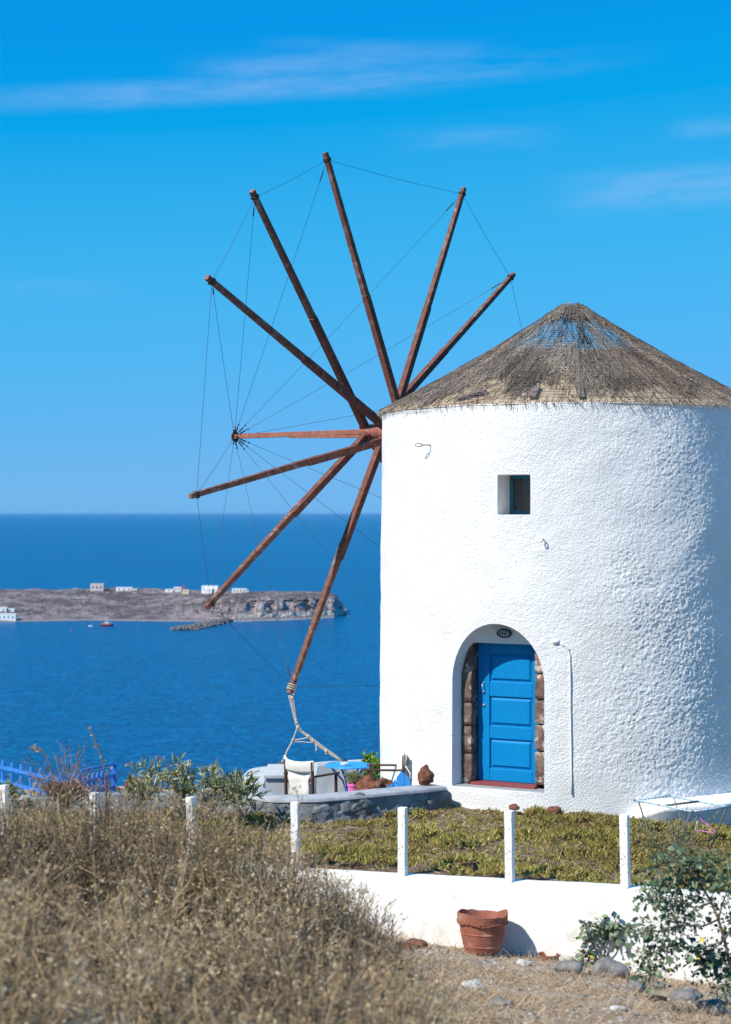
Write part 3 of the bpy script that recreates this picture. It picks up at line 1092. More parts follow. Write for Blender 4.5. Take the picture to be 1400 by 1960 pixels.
def build_tower():
    step = .0125
    fine = np.arange(-R_(112), R_(112), step / RT)
    coarse = np.linspace(R_(112), R_(248), 60)[:-1]
    A = np.concatenate([fine, coarse])
    Z = np.arange(-.35, EAVE_Z + .02, step)
    nA, nZ = len(A), len(Z)
    AA, ZZ = np.meshgrid(A, Z)                        # (nZ, nA)
    a, z = AA.ravel().copy(), ZZ.ravel().copy()
    idx = np.arange(nA * nZ).reshape(nZ, nA)
    nxt = np.roll(idx, -1, axis=1)
    quads = np.stack([idx[:-1], nxt[:-1], nxt[1:], idx[1:]], -1).reshape(-1, 4)
    flags = np.zeros(len(a), int)
    keep = np.ones(len(quads), bool)
    near = np.full(len(a), 9.)
    for which, (ac, sdf) in enumerate(((AD, sdf_arch), (AW, sdf_win)), 1):
        da = a - ac
        vis = np.abs(da) < 1.2
        u = RT * np.sin(np.clip(da, -1.5, 1.5))
        s = np.where(vis, sdf(u, z), 9.)
        ins = s < 0
        allin = ins[quads].all(1)
        keep &= ~allin
        used = np.zeros(len(a), bool)
        used[quads[~allin].ravel()] = True
        mv = ins & used
        for _ in range(4):
            e = 1e-4
            s0 = sdf(u[mv], z[mv])
            gu = (sdf(u[mv] + e, z[mv]) - s0) / e
            gv = (sdf(u[mv], z[mv] + e) - s0) / e
            g2 = np.maximum(gu ** 2 + gv ** 2, 1e-6)
            u[mv] -= s0 * gu / g2
            z[mv] -= s0 * gv / g2
        a[mv] = ac + np.arcsin(np.clip(u[mv] / RT, -1, 1))
        flags[mv] = which
        near = np.minimum(near, np.where(vis, np.maximum(sdf(u, z), 0), 9.))
    quads = quads[keep]
    # roughcast relief
    s = a * RT
    rough = fbm(s / .046, z / .040, 1, 3, .7)
    ridg = 1 - np.abs(2 * vnoise(s / .031 + .35 * z / .034, z / .027, 9) - 1)
    fine_n = vnoise(s / .026, z / .024, 15)
    amp = .6 + .45 * sstep(.35, .6, fbm(s / 1.1, z / 1.3, 44, 3))
    amp *= sstep(.0, .10, near) * .85 + .15
    right = sstep(R_(-12), R_(14), a)
    amp *= .36 + .64 * right
    base = sstep(.40, .58, z + .10 * (fbm(s / .4, z / .4, 5, 2) - .5)) * (1 - right * sstep(R_(3), R_(8), a)) + right * sstep(R_(3), R_(8), a) * sstep(.12, .22, z)
    amp *= .12 + .88 * base
    disp = amp * (.0075 * (rough - .5) * 2 + .0075 * (ridg - .5) + .009 * (fine_n - .5))
    disp += .028 * (fbm(s / 1.3, z / 1.1, 2, 3) - .5) * 2 * sstep(0, .3, near) + .012 * (fbm(s / .35, z / .3, 6, 2) - .5) * sstep(0, .1, near)
    r = RT + .03 * (1 - z / EAVE_Z) + disp
    Vx = np.stack([TX + r * np.sin(a), TY - r * np.cos(a), z], -1)
    np_V = Vx
    # reveals of the door arch and the window
    faces = quads
    E = np.concatenate([faces[:, [0, 1]], faces[:, [1, 2]], faces[:, [2, 3]], faces[:, [3, 0]]])
    Es = np.sort(E, axis=1)
    uq, inv, cnt = np.unique(Es, axis=0, return_inverse=True, return_counts=True)
    bmask = cnt[inv.ravel()] == 1
    rev = []
    for which, (ac, dp) in enumerate(((AD, D1), (AW, D1W)), 1):
        be = E[bmask & (flags[E[:, 0]] == which) & (flags[E[:, 1]] == which)]
        n, ud = frame(ac)
        ids = np.unique(be)
        q0 = np_V[ids]
        depth = RT - ((q0[:, 0] - TX) * n[0] + (q0[:, 1] - TY) * n[1])
        q1 = q0 - n[None] * (dp - depth)[:, None]
        if which == 1:                       # the arch narrows a little inwards
            c0 = np.array((TX, TY, 0)) + n * (RT - dp)
            uu, vv = (q1 - c0) @ ud, q1[:, 2]
            kk = (HWD - SPLAY) / HWD
            vv = np.where(vv > V_SPR, V_SPR + (vv - V_SPR) * kk, vv)
            q1 = c0 + ud[None] * (uu * kk)[:, None] + np.array((0, 0, 1.))[None] * (vv - c0[2])[:, None]
        lut = {v: i for i, v in enumerate(ids)}
        m = len(ids)
        mid = q0 * .93 + q1 * .07
        q = [(lut[e[1]], lut[e[0]], lut[e[0]] + m, lut[e[1]] + m) for e in be]
        q += [(lut[e[1]] + m, lut[e[0]] + m, lut[e[0]] + 2 * m, lut[e[1]] + 2 * m) for e in be]
        rev.append((np.concatenate([q0, mid, q1]), q))
    used = np.zeros(len(np_V), bool)
    used[quads.ravel()] = True
    remap = np.cumsum(used) - 1
    np_mesh('tower_wall', np_V[used], [remap[quads]], M_stucco, mill, smooth=True)
    for (V, q), nm in zip(rev, ('door_reveal', 'window_reveal')):
        np_mesh(nm, V, [q], M_plaster, mill, smooth=False)


build_tower()


def uvbox(mb, a, u0, u1, v0, v1, d0, d1, tint=.5):
    n, ud = frame(a)
    c = plane_pt(a, (u0 + u1) / 2, (v0 + v1) / 2, (d0 + d1) / 2)
    mb.box(c, ud, n, (0, 0, 1), (u1 - u0) / 2, (d1 - d0) / 2, (v1 - v0) / 2, tint=tint)


def build_door():
    dd = D1 + .19                                   # front of the door leaf
    uL, _ = plane_uv(AD, 916, 1400, dd)
    uR, _ = plane_uv(AD, 1033, 1400, dd)
    vT = plane_uv(AD, 970, 1228, dd)[1]
    vB = plane_uv(AD, 970, 1496, dd)[1]
    # lunette above the door and plaster behind the stones
    n = 40
    top = []
    v_l = vT - .015
    for k in range(n + 1):
        t = math.pi * k / n
        u, v = HWD * 1.02 * math.cos(t), V_SPR + ARCH_B * 1.02 * math.sin(t)
        if v > v_l: top.append((u, v))
    poly = [(top[0][0], v_l)] + top + [(top[-1][0], v_l)]
    mb = MB()
    mb.prism([plane_pt(AD, u, v, D1 - .002) for u, v in poly], [plane_pt(AD, u, v, dd + .1) for u, v in poly])
    mb.build('lunette', M_plaster, mill)
    mb = MB()
    uvbox(mb, AD, -HWD - .05, HWD + .05, V_BOT - .1, V_TOP, dd + .06, dd + .16)
    mb.build('niche_back', M_plaster, mill)
    # stones of the jambs: squared blocks with worn corners
    def stone(u0, u1, v0, v1, dpt, seed, m):
        bm = bmesh.new()
        bmesh.ops.create_cube(bm, size=2)
        bmesh.ops.subdivide_edges(bm, edges=bm.edges[:], cuts=5, use_grid_fill=True)
        Vv = np.array([v.co[:] for v in bm.verts])
        Fc = [[v.index for v in f.verts] for f in bm.faces]
        bm.free()
        nrm = unit(Vv)
        out = []
        nd, ud = frame(AD)
        for i, p in enumerate(Vv):
            q = p * (1 - .035 * max(0, np.linalg.norm(p) - 1.15))
            w = q.copy()
            s3 = Vector((q[0] * 2 + seed * 3.1, q[1] * 2, q[2] * 2 + seed))
            j = mnoise.noise(s3) * .06 + mnoise.noise(s3 * 2.7) * .05 + mnoise.noise(s3 * 6) * .025
            w = w * (1 + j * 1.3)
            c = plane_pt(AD, (u0 + u1) / 2 + w[0] * (u1 - u0) / 2, (v0 + v1) / 2 + w[2] * (v1 - v0) / 2, dpt + .11 + w[1] * .11)
            out.append(c)
        np_mesh('jamb_stone', out, [Fc], m, mill, smooth=True)
    dl = D1 - .02
    u0, _ = plane_uv(AD, 891, 1400, dl)
    ys = [1236, 1284, 1345, 1390, 1443, 1501]
    vv = [plane_uv(AD, 900, y, dl)[1] for y in ys]
    for k in range(5):
        uo = u0 - .05
        if k == 0: uo = u0 + .015
        stone(uo, uL - .004 - .008 * (k % 2), vv[k + 1] + .008, vv[k] - .006, dl, k + 1, M_jamb)
    # mortar between the stones
    mb = MB()
    uvbox(mb, AD, u0 - .06, uL - .018, vv[5], vv[0] - .05, dl + .022, dd + .03)
    mb.build('mortar', M_jamb, mill)
    uo, _ = plane_uv(AD, 1047, 1400, dl)
    ysr = [1243, 1290, 1340, 1388, 1440, 1505]
    vr = [plane_uv(AD, 1035, y, dl)[1] for y in ysr]
    for k in range(5):
        stone(uR + .012, max(uo, HWD) + .02, vr[k + 1] + .008, vr[k] - .006, dl + .02, k + 11, M_jamb)
    # the door
    door_mb = MB()
    uvbox(door_mb, AD, uL, uR, vB, vT, dd, dd + .05)
    door = door_mb.build('door', M_blue, mill, bevel=.004)
    W = uR - uL
    st = W * .155
    fr = MB()
    rows = [1252, 1306, 1334, 1391, 1415, 1473]       # panel tops and bottoms in the photograph
    rv = [plane_uv(AD, 975, y, dd)[1] for y in rows]
    pl, pr = uL + W * .20, uR - W * .10
    f0 = dd - .028
    uvbox(fr, AD, uL + .004, pl, vB + .002, vT - .002, f0, dd + .01)
    uvbox(fr, AD, pr, uR - .002, vB + .002, vT - .002, f0, dd + .01)
    for v0, v1 in ((rv[0], vT - .002), (rv[2], rv[1]), (rv[4], rv[3]), (vB + .002, rv[5])):
        uvbox(fr, AD, pl + .001, pr - .001, v0, v1, f0 + .002, dd + .01)
    fr.build('door_frame', M_blue, door, bevel=.006)
    for v1, v0 in ((rv[0], rv[1]), (rv[2], rv[3]), (rv[4], rv[5])):
        g = .022
        mb = MB()
        q0 = [plane_pt(AD, u, v, dd - .002) for u, v in ((pl + g, v0 + g), (pr - g, v0 + g), (pr - g, v1 - g), (pl + g, v1 - g))]
        h = .05
        q1 = [plane_pt(AD, u, v, dd - .024) for u, v in ((pl + h, v0 + h), (pr - h, v0 + h), (pr - h, v1 - h), (pl + h, v1 - h))]
        mb.add(q0 + q1, [(4, 5, 6, 7), (0, 1, 5, 4), (1, 2, 6, 5), (2, 3, 7, 6), (3, 0, 4, 7)])
        mb.build('door_panel', M_blue, door, bevel=.003)
    n, ud = frame(AD)
    hu, hv = plane_uv(AD, 926, 1316, f0)
    mb = MB()
    a = .062
    mb.tube([plane_pt(AD, hu, hv - a, f0), plane_pt(AD, hu, hv - a, f0 - .035), plane_pt(AD, hu, hv, f0 - .05), plane_pt(AD, hu, hv + a, f0 - .035), plane_pt(AD, hu, hv + a, f0)], .007, 6)
    for sg in (-1, 1):
        mb.lathe(plane_pt(AD, hu, hv + sg * a, f0 + .004), [(.014, 0), (.014, .008), (.008, .01)], 10, n)
    mb.build('handle', mat('nickel handle', (.42, .44, .47), None, rough=.35, metal=.8), door, smooth=True)
    hu, hv = plane_uv(AD, 927, 1350, f0)
    mb = MB()
    mb.lathe(plane_pt(AD, hu, hv, f0 + .004), [(.024, 0), (.024, .01), (.014, .012), (.012, .026)], 14, n)
    mb.build('lock', MATS['nickel handle'], door, smooth=True)
    # red sill and the grey step in front of it
    mb = MB()
    uvbox(mb, AD, uL - .01, uR + .03, V_BOT + .004, vB - .003, D1 - .05, dd + .06)
    mb.build('door_sill', M_sill, mill, bevel=.006)
    mb = MB()
    v = plane_uv(AD, 955, 1507, .1)[1]
    us = HWD - .012
    uvbox(mb, AD, -us, us, V_BOT - .06, V_BOT + .012, .05, D1 + .3)
    mb.build('door_step', mat('step stone', (.25, .26, .28), (.33, .335, .35), 6, .9, .4, 40), mill, bevel=.012)


build_door()


def build_window():
    dd = D1W - .02
    w = thing_part = None
    mb = MB()
    uvbox(mb, AW, -HWW - .03, HWW + .03, WZ0 - .03, WZ1 + .03, dd + .02, dd + .05)
    win = mb.build('window', M_tealframe, mill)
    f = .045
    fr = MB()
    for a, b, c, d in ((-HWW, -HWW + f, WZ0, WZ1), (HWW - f, HWW, WZ0, WZ1)):
        uvbox(fr, AW, a, b, c, d, dd - .03, dd + .018)
    uvbox(fr, AW, -HWW + f, HWW - f, WZ0, WZ0 + f * 1.1, dd - .028, dd + .018)
    uvbox(fr, AW, -HWW + f, HWW - f, WZ1 - f, WZ1, dd - .028, dd + .018)
    fr.build('window_frame', M_tealframe, win, bevel=.004)
    mb = MB()
    uvbox(mb, AW, -HWW + f, HWW - f, WZ0 + f, WZ1 - f, dd + .001, dd + .008)
    mb.build('pane', M_glass, win)


build_window()


def cone_pt(a, t, off=0.):
    """point on the roof cone: a round, t from eave (0) to apex (1), off outward"""
    r0 = RT + .002
    r = r0 * (1 - t) + .06 * t
    z = EAVE_Z + (APEX_Z - EAVE_Z) * t
    sag = -.05 * np.sin(np.pi * t)                       # slightly hollow slope
    sl = math.atan2(APEX_Z - EAVE_Z, r0)
    rr = r + (off + sag) * math.sin(sl)
    zz = z + (off + sag) * math.cos(sl)
    return np.stack([TX + rr * np.sin(a), TY - rr * np.cos(a), zz], -1)


def roof_gap(a, t):
    """0..1 how worn away the straw is: a ring of thin places under the peak"""
    n = fbm(a * 3.2 + 11, t * 7, 33, 3)
    ring = sstep(.56, .63, t) * sstep(.93, .84, t)
    holes = sstep(.40, .50, n) * ring
    d = (a - R_(3)) / R_(12)
    e = (t - .655) / .075
    holes = np.maximum(holes, sstep(1.4, .75, np.sqrt(d * d + e * e)))
    d2 = (a - R_(-16)) / R_(13)
    e2 = (t - .625) / .04
    holes = np.maximum(holes, .80 * sstep(1.3, .7, np.sqrt(d2 * d2 + e2 * e2)))
    d3 = (a - R_(33)) / R_(11)
    e3 = (t - .61) / .05
    holes = np.maximum(holes, .80 * sstep(1.3, .7, np.sqrt(d3 * d3 + e3 * e3)))
    far = sstep(R_(100), R_(125), np.abs((a + math.pi) % (2 * math.pi) - math.pi)) * sstep(.5, .58, t) * sstep(.97, .9, t)
    holes = np.maximum(holes, far * sstep(.28, .36, n))
    return np.clip(holes, 0, 1)


def build_roof():
    # reed mat under the straw, open above
    nA, nT = 240, 30
    A = np.linspace(-math.pi, math.pi, nA + 1)[:-1]
    T = np.linspace(-.004, .60, nT)
    AA, TT = np.meshgrid(A, T)
    lift = .012 * (fbm(AA * 14, TT * 9, 3, 3) - .5)
    Vg = cone_pt(AA.ravel(), TT.ravel(), lift.ravel())
    idx = np.arange(nA * nT).reshape(nT, nA)
    nx = np.roll(idx, -1, 1)
    q = np.stack([idx[:-1], nx[:-1], nx[1:], idx[1:]], -1)
    tmid = (TT[:-1] + TT[1:]) / 2
    edge = .555 + .05 * (fbm(AA[:-1] * 9, AA[:-1] * 0, 8, 3) - .5)
    keep = tmid < edge
    roof = np_mesh('roof', Vg, [q[keep]], M_lath, mill, smooth=True)
    # a soffit ring closing the wall head
    mb = MB()
    V, fs = [], []
    n = 120
    for k in range(n):
        a = 2 * math.pi * k / n
        V += [on_tower(a, EAVE_Z - .06, RT - .01), on_tower(a, EAVE_Z - .012, RT + .004), on_tower(a, EAVE_Z + .0, RT - .3)]
        k2 = (k + 1) % n
        fs += [(3 * k, 3 * k2, 3 * k2 + 1, 3 * k + 1), (3 * k + 1, 3 * k2 + 1, 3 * k2 + 2, 3 * k + 2)]
    mb.add(V, fs)
    mb.build('wall_head', M_plaster, mill)
    # straw and brushwood strands
    N = 30000
    a = RNG.uniform(-math.pi, math.pi, N)
    # area-weighted along the slope
    t = 1 - np.sqrt(RNG.uniform(0, 1, N))
    t = np.clip(t + RNG.normal(0, .01, N), 0.0, .985)
    L = RNG.uniform(.14, .55, N)
    skew = RNG.normal(0, .36, N)
    slope_len = math.hypot(RT, APEX_Z - EAVE_Z)
    dt = L / slope_len * np.cos(skew)
    rad = (RT + .075) * (1 - t) + .06
    da = np.clip(L * np.sin(skew) / np.maximum(rad, .25), -.5, .5)
    lower = .125 + .17 * (fbm(a * 7, a * 0, 61, 4) - .40) * 2 + .10 * sstep(R_(-35), R_(-60), a) * -1
    lower = np.where(a > R_(48), lower - .07 * sstep(R_(48), R_(65), a), lower)
    tl = t - dt * .5
    keep = (tl > lower + RNG.normal(0, .018, N)) | (RNG.uniform(0, 1, N) < .05)
    g = np.maximum(roof_gap(a, t), .8 * np.maximum(roof_gap(a, t + dt * .4), roof_gap(a, t - dt * .4)))
    keep &= RNG.uniform(0, 1, N) > g * .96
    keep &= ~((t > .5) & (RNG.uniform(0, 1, N) < .30))
    a, t, dt, da, L = a[keep], t[keep], dt[keep], da[keep], L[keep]
    n = len(a)
    off0 = RNG.uniform(.0, .045, n)
    off1 = RNG.uniform(.01, .065, n)
    P0 = cone_pt(a - da / 2, np.clip(t - dt / 2, -.02, 1), off0)
    P1 = cone_pt(a + da / 2, np.clip(t + dt / 2, 0, 1.0), off1)
    w = RNG.uniform(.003, .0078, n)
    V, Fq = prisms(P0, P1, w, w * .6, 3)
    clump = fbm(a * 7, t * 5, 91, 3)
    tint = np.clip(RNG.normal(.44, .24, n) + (clump - .5) * 1.5, 0, 1)
    o = np_mesh('thatch', V, [Fq], M_thatch, roof, tint=np.repeat(tint, 6))
    tag(o, kind='stuff')
    # cap knot at the peak
    N = 700
    a = RNG.uniform(-math.pi, math.pi, N)
    t0 = RNG.uniform(.86, .95, N)
    t1 = RNG.uniform(.95, 1.0, N)
    P0 = cone_pt(a, t0, RNG.uniform(0, .05, N))
    P1 = cone_pt(a + RNG.normal(0, .4, N), t1, RNG.uniform(0, .03, N))
    V, Fq = prisms(P0, P1, .005, .004, 3)
    o = np_mesh('peak_straw', V, [Fq], M_thatch, roof, tint=np.repeat(np.clip(RNG.normal(.5, .2, N), 0, 1), 6))
    tag(o, kind='stuff')
    # wire netting: rings and meridians
    rings = np.linspace(.006, .97, 62)
    m = 150
    P0l, P1l = [], []
    for k, tt in enumerate(rings):
        aa = np.linspace(-math.pi, math.pi, m + 1)
        jit = .006 * (fbm(aa * 6 + k * 3, aa * 0 + k, 17, 3) - .5) * 2
        pts = cone_pt(aa, tt + jit, .062 + .02 * fbm(aa * 5, aa * 0 + k * .3, 27, 2))
        P0l.append(pts[:-1])
        P1l.append(pts[1:])
    for k in range(170):
        a0 = 2 * math.pi * k / 170
        top = .97 if k % 4 == 0 else (.72 if k % 2 == 0 else .42)
        tt = np.linspace(-.005, top, 22)
        jit = .012 * (fbm(tt * 14 + k * 5, tt * 0 + k, 37, 2) - .5)
        pts = cone_pt(a0 + jit + .05 * tt, tt, .068)
        P0l.append(pts[:-1])
        P1l.append(pts[1:])
    V, Fq = prisms(np.concatenate(P0l), np.concatenate(P1l), .0036, .0036, 3)
    o = np_mesh('wire_netting', V, [Fq], M_net, roof)
    tag(o, kind='stuff')
    # loose ends hanging over the eave, more of them on the right
    N = 1530
    a = np.concatenate([RNG.uniform(R_(8), R_(80), 230), RNG.uniform(R_(-75), R_(10), 100), RNG.uniform(-math.pi, math.pi, 1200)])
    P0 = cone_pt(a, RNG.uniform(.0, .05, N), .04)
    L = RNG.uniform(.05, .22, N) * np.where(a > R_(10), 1, .6)
    outw = RNG.uniform(.01, .16, N) * np.where(a > R_(10), 1, .5)
    L[330:] = RNG.uniform(.03, .12, 1200)
    outw[330:] = RNG.uniform(.0, .03, 1200)
    P0[330:] = cone_pt(a[330:], RNG.uniform(-.012, .02, 1200), .02)
    P1 = P0 + np.stack([np.sin(a + RNG.normal(0, .5, N)) * outw, -np.cos(a) * outw, -L * .6], -1)
    V, Fq = prisms(P0, P1, .004, .002, 3)
    o = np_mesh('loose_straw', V, [Fq], M_thatch, roof, tint=np.repeat(np.clip(RNG.normal(.45, .2, N), 0, 1), 6))
    tag(o, kind='stuff')
    # boards lying on the slope
    for a0, t0, t1, wd, m_ in ((surf_angle(1114), .03, .52, .085, M_plank), (surf_angle(1017), .035, .15, .09, M_plank), (surf_angle(862) + .01, .05, .115, .10, M_plank)):
        p0, p1 = cone_pt(np.array(a0), np.array(t0), .042), cone_pt(np.array(a0), np.array(t1), .036)
        if t1 < .12: p1 = cone_pt(np.array(a0 + .14), np.array(t1), .06)
        mb = MB()
        mb.beam(p0, p1, (math.cos(a0), math.sin(a0), 0), wd, .025)
        mb.build('roof_board', m_, roof, bevel=.003)
    return roof


build_roof()

# ---- sails
AX_TH, AX_TILT, HUB_S, HUB_Z = R_(50.5), R_(2.0), 3.62, 1.16 + CZ
AXIS = np.array((-math.sin(AX_TH) * math.cos(AX_TILT), math.cos(AX_TH) * math.cos(AX_TILT), math.sin(AX_TILT)))
HUB0 = np.array((TX, TY, HUB_Z))
HUB = HUB0 + AXIS * HUB_S


def proj(p):
    return np.array((CX + F * p[0] / p[1], CY - F * (p[2] - CZ) / p[1]))


def on_wheel(px, py):
    d = np.array(((px - CX) / F, 1, -(py - CY) / F))
    o = np.array((0, 0, CZ))
    return o + d * (np.dot(HUB - o, AXIS) / np.dot(d, AXIS))


def axis_at_px(x):
    lo, hi = 2.0, 9.0
    for _ in range(60):
        m = (lo + hi) / 2
        if proj(HUB0 + AXIS * m)[0] > x: lo = m
        else: hi = m
    return HUB0 + AXIS * lo


SAILS = [((983, 525), (775, 757)), ((888, 361), (767, 757)), ((623, 293), (757, 762)), ((483, 366), (703, 825)),
         ((397, 531), (735, 815)), ((366, 950), (735, 843)), ((397, 1162), (697, 838)), ((555, 1326), (728, 855))]


def build_sails():
    tips, roots = [], []
    for tip, near in SAILS:
        T = on_wheel(*tip)
        # the place on the shaft that lines up with this pole
        best = None
        for x in np.linspace(690, 800, 221):
            c = axis_at_px(x)
            q = proj(c)
            d = np.array(tip, float) - q
            nn = np.array((-d[1], d[0])) / np.linalg.norm(d)
            e = abs(np.dot(np.array(near) - q, nn))
            if best is None or e < best[0]: best = (e, c)
        tips.append(T)
        roots.append(best[1])
    # four more poles behind the tower complete the twelve
    for k in (2, 3, 4, 5):
        r = roots[k]
        d = unit(r - tips[k])
        d = d - AXIS * np.dot(d, AXIS) * 1.0
        d = unit(d)
        roots.append(r)
        tips.append(HUB + d * 4.5)
    wires_tip = []
    for k, (T, r) in enumerate(zip(tips, roots)):
        d = unit(T - r)
        L = np.linalg.norm(T - r)
        side = np.cross(AXIS, d)
        mb = MB()
        mb.beam(r - d * .16, r + d * L * .50, AXIS, .108, .116, .098, .106)
        pole = mb.build('sail_pole', M_wood, mill, bevel=.006)
        mb = MB()
        off = AXIS * .012 + side / np.linalg.norm(side) * .010
        mb.beam(r + d * L * .44 + off, T + off * .3, AXIS, .092, .098, .074, .074)
        mb.build('outer_spar', M_woodweather, pole, bevel=.005)
        mb = MB()
        q = T - d * .10
        mb.beam(q - d * .022, q + d * .022, AXIS, .096, .096)
        mb.build('iron_band', M_iron, pole, bevel=.004)
        mb = MB()
        mb.beam(T - d * .005, T + d * .012, AXIS, .074, .074)
        mb.build('end_grain', M_woodred, pole, bevel=.003)
        mb = MB()
        for f_ in (.12, .22, .33, .42, .49):
            for j in (-1, 1):
                c = r + d * L * f_ + side / np.linalg.norm(side) * j * .02 - AXIS * .058
                mb.lathe(c, [(.010, -.004), (.010, .004), (.006, .007)], 8, -AXIS)
        tag(mb.build('bolt', M_iron, pole), kind='stuff')
        wires_tip.append(q)
    # shaft: round windshaft, then the long squared bowsprit
    s_in = HUB0 + AXIS * 2.4
    s_out = axis_at_px(694)
    mb = MB()
    mb.lathe(s_in, [(.145, 0), (.145, .5), (.128, 1.15), (.115, np.linalg.norm(s_out - s_in))], 20, AXIS)
    shaft = mb.build('windshaft', M_woodred, mill, smooth=False, bevel=.004)
    tipx = axis_at_px(449)
    dz = np.array((0, 0, P(446, 836, tipx[1])[2] - tipx[2]))
    tipx = tipx + dz
    a0 = axis_at_px(697)
    a0 = a0 + np.array((0, 0, P(697, 829, a0[1])[2] - a0[2]))
    mb = MB()
    dl = unit(tipx - a0)
    upv = np.array((0, 0, 1.))
    mb.beam(a0 + upv * .022, tipx + upv * .008, (0, 0, 1), .078, .105, .085, .085)
    bow = mb.build('bowsprit', M_woodred, mill, bevel=.005)
    mb = MB()
    mb.beam(a0 - upv * .05, a0 + (tipx - a0) * .55 - upv * .034, (0, 0, 1), .055, .095, .03, .085)
    mb.build('bowsprit_splint', M_woodred, bow, bevel=.004)
    mb = MB()
    mb.beam(a0 - dl * .06, a0 + dl * .012, (0, 0, 1), .15, .15)
    mb.build('iron_collar', M_iron, bow, bevel=.006)
    mb = MB()
    mb.lathe(tipx - dl * .02, [(.05, -.02), (.09, -.012), (.09, .012), (.05, .02)], 18, dl)
    ring = mb.build('iron_disc', M_iron, bow)
    mb = MB()
    for x in (.05, .12):
        c = a0 + dl * x
        for q in (c, tipx - dl * (x + .02)):
            mb.lathe(q + upv * .02 - np.cross(dl, upv) * -.05, [(.011, 0), (.011, .01)], 8, np.cross(upv, dl))
    tag(mb.build('bolt', MATS.get('nickel handle') or M_iron, bow), kind='stuff')
    # stays from the disc to every pole tip, rim wires from tip to tip
    for k, q in enumerate(wires_tip):
        d = unit(q - tipx)
        st = tipx + d * .085
        L = np.linalg.norm(q - st)
        mb = MB()
        n = 14
        pts = [st + (q - st) * (i / n) + np.array((0, 0, -.02 * math.sin(math.pi * i / n))) for i in range(n + 1)]
        mb.tube(pts, .0032, 5)
        w = mb.build('stay_wire', M_wire, mill)
        mb = MB()
        mb.tube([st + d * .02, st + d * .045, st + d * .12, st + d * .145], [.006, .013, .013, .006], 6)
        mb.tube([st + d * .17, st + d * .185, st + d * .2], [.012, .017, .012], 6)
        mb.tube([q - d * .40, q - d * .38, q - d * .22, q - d * .20], [.005, .010, .010, .005], 6)
        mb.build('turnbuckle', M_iron, w)
    order = list(range(8)) + [8, 9, 10, 11]
    # 0..7 run in order round the wheel; 8..11 are the opposites of 2,3,4,5 and close the ring
    for k in range(12):
        p, q = wires_tip[order[k]], wires_tip[order[(k + 1) % 12]]
        n = 12
        pts = [p + (q - p) * (i / n) + np.array((0, 0, -.025 * math.sin(math.pi * i / n))) for i in range(n + 1)]
        mb = MB()
        mb.tube(pts, .0032, 5)
        mb.build('rim_wire', M_wire, mill)
    return tips


SAIL_TIPS = build_sails()


# ---- plinth bench at the right foot of the tower
def build_plinth():
    A = np.linspace(R_(-2), R_(120), 70)
    V, q = [], []
    prof = [(-.02, .20), (.30, .175), (.44, .165), (.47, .145), (.455, .10), (.36, -.25), (.30, -.45)]
    for a in A:
        k = float(sstep(R_(-2), R_(16), a))
        for r, z in prof:
            V.append(on_tower(a, (z + .0) * k + (-.30) * (1 - k) + .008 * (mnoise.noise(Vector((a * 6, r * 5, z * 4)))), RT + r * (.25 + .75 * k)))
    m = len(prof)
    for i in range(len(A) - 1):
        for j in range(m - 1):
            q.append((i * m + j, i * m + j + 1, (i + 1) * m + j + 1, (i + 1) * m + j))
    np_mesh('plinth', V, [q], M_plaster, mill, smooth=True)


build_plinth()

# ---- things fixed to the tower
n_, u_ = frame(AD)
lu, lv = plane_uv(AD, 967, 1212, D1)
lc = plane_pt(AD, lu, lv, D1)
lamp = thing('wall_lamp', lc, 'grey oval caged bulkhead lamp in the arch above the blue door', 'lamp')
mb = MB()


def oval(mb, c, n, u, prof, k=28, asp=1.75):
    V, fs = [], []
    for r, h in prof:
        for i in range(k):
            t = 2 * math.pi * i / k
            V.append(c + n * h + u * (r * asp * math.cos(t)) + np.array((0, 0, r * math.sin(t))))
    for j in range(len(prof) - 1):
        for i in range(k):
            i2 = (i + 1) % k
            fs.append((j * k + i, j * k + i2, (j + 1) * k + i2, (j + 1) * k + i))
    fs.append(tuple((len(prof) - 1) * k + i for i in range(k)))
    mb.add(V, fs)


oval(mb, lc, n_, u_, [(.062, 0), (.062, .03), (.055, .036)])
mb.build('housing', M_lampmetal, lamp)
mb = MB()
oval(mb, lc, n_, u_, [(.048, .034), (.046, .055), (.034, .075), (.012, .083)])
mb.build('lamp_glass', M_lampglass, lamp, smooth=True)
mb = MB()
for s in (-.042, .042, 0):
    pts = [lc + u_ * (s if s else 0) + np.array((0, 0, .056 * math.cos(t))) + n_ * (.034 + .058 * math.sin(t)) for t in np.linspace(0, math.pi, 9)]
    mb.tube(pts, .005, 5)
pts = [lc + u_ * (.098 * math.cos(t)) + n_ * (.034 + .06 * math.sin(t)) for t in np.linspace(0, math.pi, 11)]
mb.tube(pts, .005, 5)
pts = [lc + u_ * (.10 * math.cos(t)) + np.array((0, 0, .058 * math.sin(t))) + n_ * .04 for t in np.linspace(0, 2 * math.pi, 25)]
mb.tube(pts, .006, 5)
mb.build('cage', M_lampmetal, lamp)

